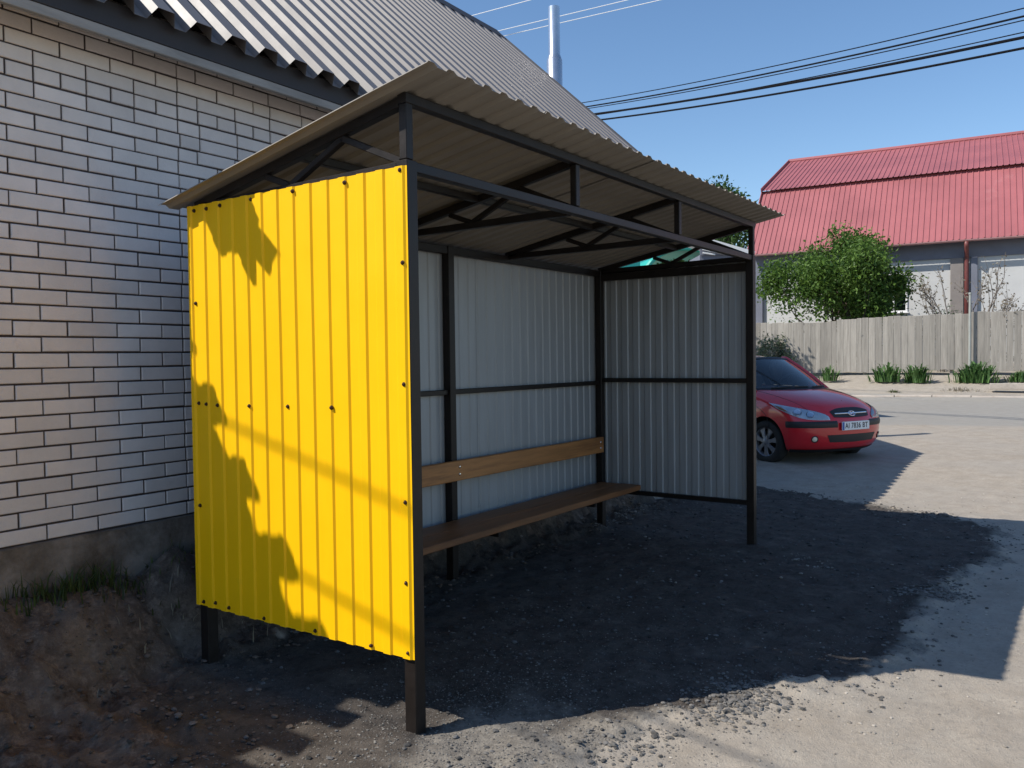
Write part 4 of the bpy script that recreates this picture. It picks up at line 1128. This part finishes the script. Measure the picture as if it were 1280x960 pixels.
# side: belt line and roof rail
def belt(t): return V((-.29 + (-2.62 + .29) * t, .742 - .02 * t ** 3, .955 + .045 * t))
def rail(t): return V((-.92 + (-2.55 + .92) * t, .566 - .012 * t, roofp(0, 1).z * (1 - sm(0, .5, t)) + (ROOFZ(-.92 - 1.63 * t) - .04) * sm(0, .5, t)))
def side(t, a, d=0.):
    p = belt(t).lerp(rail(t), a); return p + V((0, .9, .4)) * (.03 * math.sin(PI * a) + d)
for s in (1, -1):
    f = (lambda p: p) if s > 0 else mir
    def pn(t0, t1, a0, a1, m, name, d=0., par=None, n=8):
        mb = MB(); g = [[tuple(f(side(t0 + (t1 - t0) * j / n, a0 + (a1 - a0) * i / 6, d))) for j in range(n + 1)] for i in range(7)]
        if s < 0: g = [q[::-1] for q in g]
        mb.grid(g); return cpart(name, m, mb, par)
    pn(.045, .47, .03, .93, M['glass'], 'front_window'); pn(.52, .83, .03, .93, M['glass'], 'rear_window')
    pn(.455, .535, 0, 1, M['blackplastic'], 'door_pillar', .004); pn(.82, 1.0, 0, 1, M['red'], 'rear_pillar', .005)
    pn(.0, 1.0, .92, 1.0, M['red'], 'roof_rail', .006, n=16)
    mb = MB(); mb.tube([f(wsb(.985) + V((.02, .01, -.02))), f(scr_(.3, .985)), f(scr_(.65, .985)), f(wst(.985)), f(rail(.05) + V((0, .0, .01)))], [.036, .033, .031, .030, .028], n=10); cpart('windscreen_pillar', M['red'], mb)
    mb = MB(); mb.grid([[tuple(f(belt(t / 16) + V((0, d * .9, .012 * (1 - 2 * q))))) for t in range(17)] for q, d in ((0, .012), (.5, .018), (1, .012))]); cpart('belt_moulding', M['blackplastic'], mb)
    # shoulder closing body top to the glass
    mb = MB(); g = [[tuple(f(bshape(.975, .40 + .40 * j / 24))) for j in range(25)], [tuple(f(belt(j / 24) + V((0, .01, .0)))) for j in range(25)]]; mb.grid(g); cpart('shoulder', M['red'], mb)
    # mirror
    mb = MB(); c = f(V((-.62, .82, 1.03))); vs = []
    mb.lathe([(.001, -.05), (.045, -.045), (.075, -.015), (.08, .03), (.07, .05), (.0, .05)], c, (-1, 0, 0), n=20); mb.v = [(x, c.y + (y - c.y) * 1.25, c.z + (z - c.z) * .85) for x, y, z in mb.v]
    mb.tube([f(V((-.62, .69, .98))), f(V((-.62, .78, 1.01)))], .022, n=8); cpart('wing_mirror', M['red'], mb)
    # tail lamp
    mb = MB(); mb.grid([[tuple(f(bshape(.66 + .26 * i / 6, .775 + .10 * j / 8, .006))) for j in range(9)] for i in range(7)]); cpart('tail_lamp', M['tail'], mb)
mb = MB(); mb.grid([[tuple(V((-2.86 + .30 * i / 8, (.66 - .13 * i / 8) * (-1 + 2 * j / 12), .985 + .40 * i / 8))) for j in range(13)] for i in range(9)]); cpart('rear_screen', M['glass'], mb)
mb = MB(); mb.tube([V((-2.58, -.50, 1.40)), V((-2.66, 0, 1.43)), V((-2.58, .50, 1.40))], .035, n=8); cpart('tailgate_top', M['red'], mb)
# cabin
mb = MB(); mb.grid([[tuple(V((.0 - .30 * i / 5 - .30 * abs(-1 + 2 * j / 16) ** 2, .69 * (-1 + 2 * j / 16), .962 + .02 * math.sin(PI * i / 5)))) for j in range(17)] for i in range(6)]); cpart('dashboard', M['interior'], mb)
for y in (.36, -.36):
    mb = MB(); mb.box(-1.55, -1.42, y - .22, y + .22, .70, 1.16, .03); st = cpart('front_seat', M['seatcloth'], mb)
    mb = MB(); mb.box(-1.57, -1.49, y - .12, y + .12, 1.19, 1.36, .03); cpart('headrest', M['seatcloth'], mb, st)
mb = MB(); mb.box(-2.40, -2.28, -.58, .58, .70, 1.16, .03); cpart('rear_seat', M['seatcloth'], mb)
mb = MB(); sw = V((-.72, .36, 1.035)); ax = V((-.80, 0, .6)).normalized(); e1 = V((0, 1, 0)); e2 = ax.cross(e1)
mb.tube([sw + (e1 * math.cos(2 * PI * k / 28) + e2 * math.sin(2 * PI * k / 28)) * .175 for k in range(29)], .014, n=8, caps=False)
for a in (.2, PI - .2, -PI / 2): mb.tube([sw, sw + (e1 * math.cos(a) + e2 * math.sin(a)) * .17], .014, n=6)
cpart('steering_wheel', M['interior'], mb)
# wheels
def wheel(x, s):
    c = V((x, s * .735, .288)); o = V((0, s, 0))
    mb = MB(); mb.lathe([(.195, -.085), (.255, -.09), (.280, -.075), (.288, -.045), (.288, .045), (.281, .072), (.258, .086), (.215, .088), (.195, .078)], c, o, n=44, closed=True)
    for k in range(0): pass
    t = cpart('wheel', M['rubber'], mb)
    mb = MB(); mb.lathe([(.194, .078), (.186, .070), (.176, .045), (.176, -.02)], c, o, n=44, caps=False); rimm = cpart('rim', M['alloy'], mb, t)
    mb = MB(); mb.lathe([(.176, .012), (.0, .012)], c, o, n=40); cpart('brake_shadow', M['blackplastic'], mb, t)
    e1 = V((1, 0, 0)); e2 = V((0, 0, 1)); mb = MB()
    for k in range(7):
        a = 2 * PI * k / 7 + .2; d = e1 * math.cos(a) + e2 * math.sin(a); q = e1 * -math.sin(a) + e2 * math.cos(a)
        P = []
        for (r_, w, h) in ((.03, .030, .075), (.10, .026, .070), (.15, .036, .064), (.187, .060, .062)):
            P.append([c + d * r_ + q * w + o * (h - .012), c + d * r_ + q * w * .8 + o * h, c + d * r_ - q * w * .8 + o * h, c + d * r_ - q * w + o * (h - .012)])
        g = [[tuple(z) for z in row] for row in P]
        if s < 0: g = [z[::-1] for z in g]
        mb.grid(g)
    mb.lathe([(.045, .06), (.045, .077), (.035, .083), (.0, .083)], c, o, n=20); cpart('spokes', M['alloy'], mb, t)
for x in (0, -2.455):
    for s in (1, -1): wheel(x, s)
# ------------------------------------------------------------------ light, sky, camera
SUN = V((.777, -.645, -1.0)).normalized()
sd = bpy.data.lights.new('sun', 'SUN'); sd.energy = 4.85; sd.angle = math.radians(.42); sd.color = (1, .95, .87)
so = bpy.data.objects.new('sun', sd); COL.objects.link(so); so.rotation_euler = SUN.to_track_quat('-Z', 'Y').to_euler(); so.location = (-15, 12, 20)
w = bpy.data.worlds.new('World'); SC.world = w; w.use_nodes = True; nt = w.node_tree
bg = nt.nodes['Background']; sky = nt.nodes.new('ShaderNodeTexSky'); sky.sky_type = 'NISHITA'; sky.sun_disc = False
sky.sun_elevation = math.asin(-SUN.z); sky.sun_rotation = math.atan2(-SUN.x, -SUN.y); sky.altitude = 100; sky.air_density = 1.0; sky.dust_density = .25; sky.ozone_density = 2.5
hs = nt.nodes.new('ShaderNodeHueSaturation'); hs.inputs['Saturation'].default_value = 1.10; nt.links.new(sky.outputs[0], hs.inputs['Color']); nt.links.new(hs.outputs[0], bg.inputs['Color']); bg.inputs['Strength'].default_value = .14
cd = bpy.data.cameras.new('camera'); cam = bpy.data.objects.new('camera', cd); COL.objects.link(cam); SC.camera = cam
yaw, pitch, roll = math.radians(54.9716), math.radians(-1.7302), math.radians(-.7412)
fw = V((math.sin(yaw) * math.cos(pitch), math.cos(yaw) * math.cos(pitch), math.sin(pitch))); rt = V((math.cos(yaw), -math.sin(yaw), 0)); up = rt.cross(fw)
r2 = rt * math.cos(roll) + up * math.sin(roll); u2 = up * math.cos(roll) - rt * math.sin(roll)
cam.matrix_world = Matrix(((r2.x, u2.x, -fw.x, -2.4698), (r2.y, u2.y, -fw.y, -2.2166), (r2.z, u2.z, -fw.z, 1.5), (0, 0, 0, 1)))
cd.sensor_width = 36; cd.lens = 1048.86 / 1280 * 36; cd.clip_start = .05; cd.clip_end = 3000
SC.view_settings.view_transform = 'Standard'; SC.view_settings.look = 'None'; SC.view_settings.gamma = 1; SC.view_settings.exposure = 0.2
SC.view_settings.use_curve_mapping = False
SC.render.engine = 'CYCLES'; SC.cycles.caustics_reflective = False; SC.cycles.caustics_refractive = False; SC.cycles.max_bounces = 8; SC.cycles.transparent_max_bounces = 12
SC.render.resolution_x = 1024; SC.render.resolution_y = 768
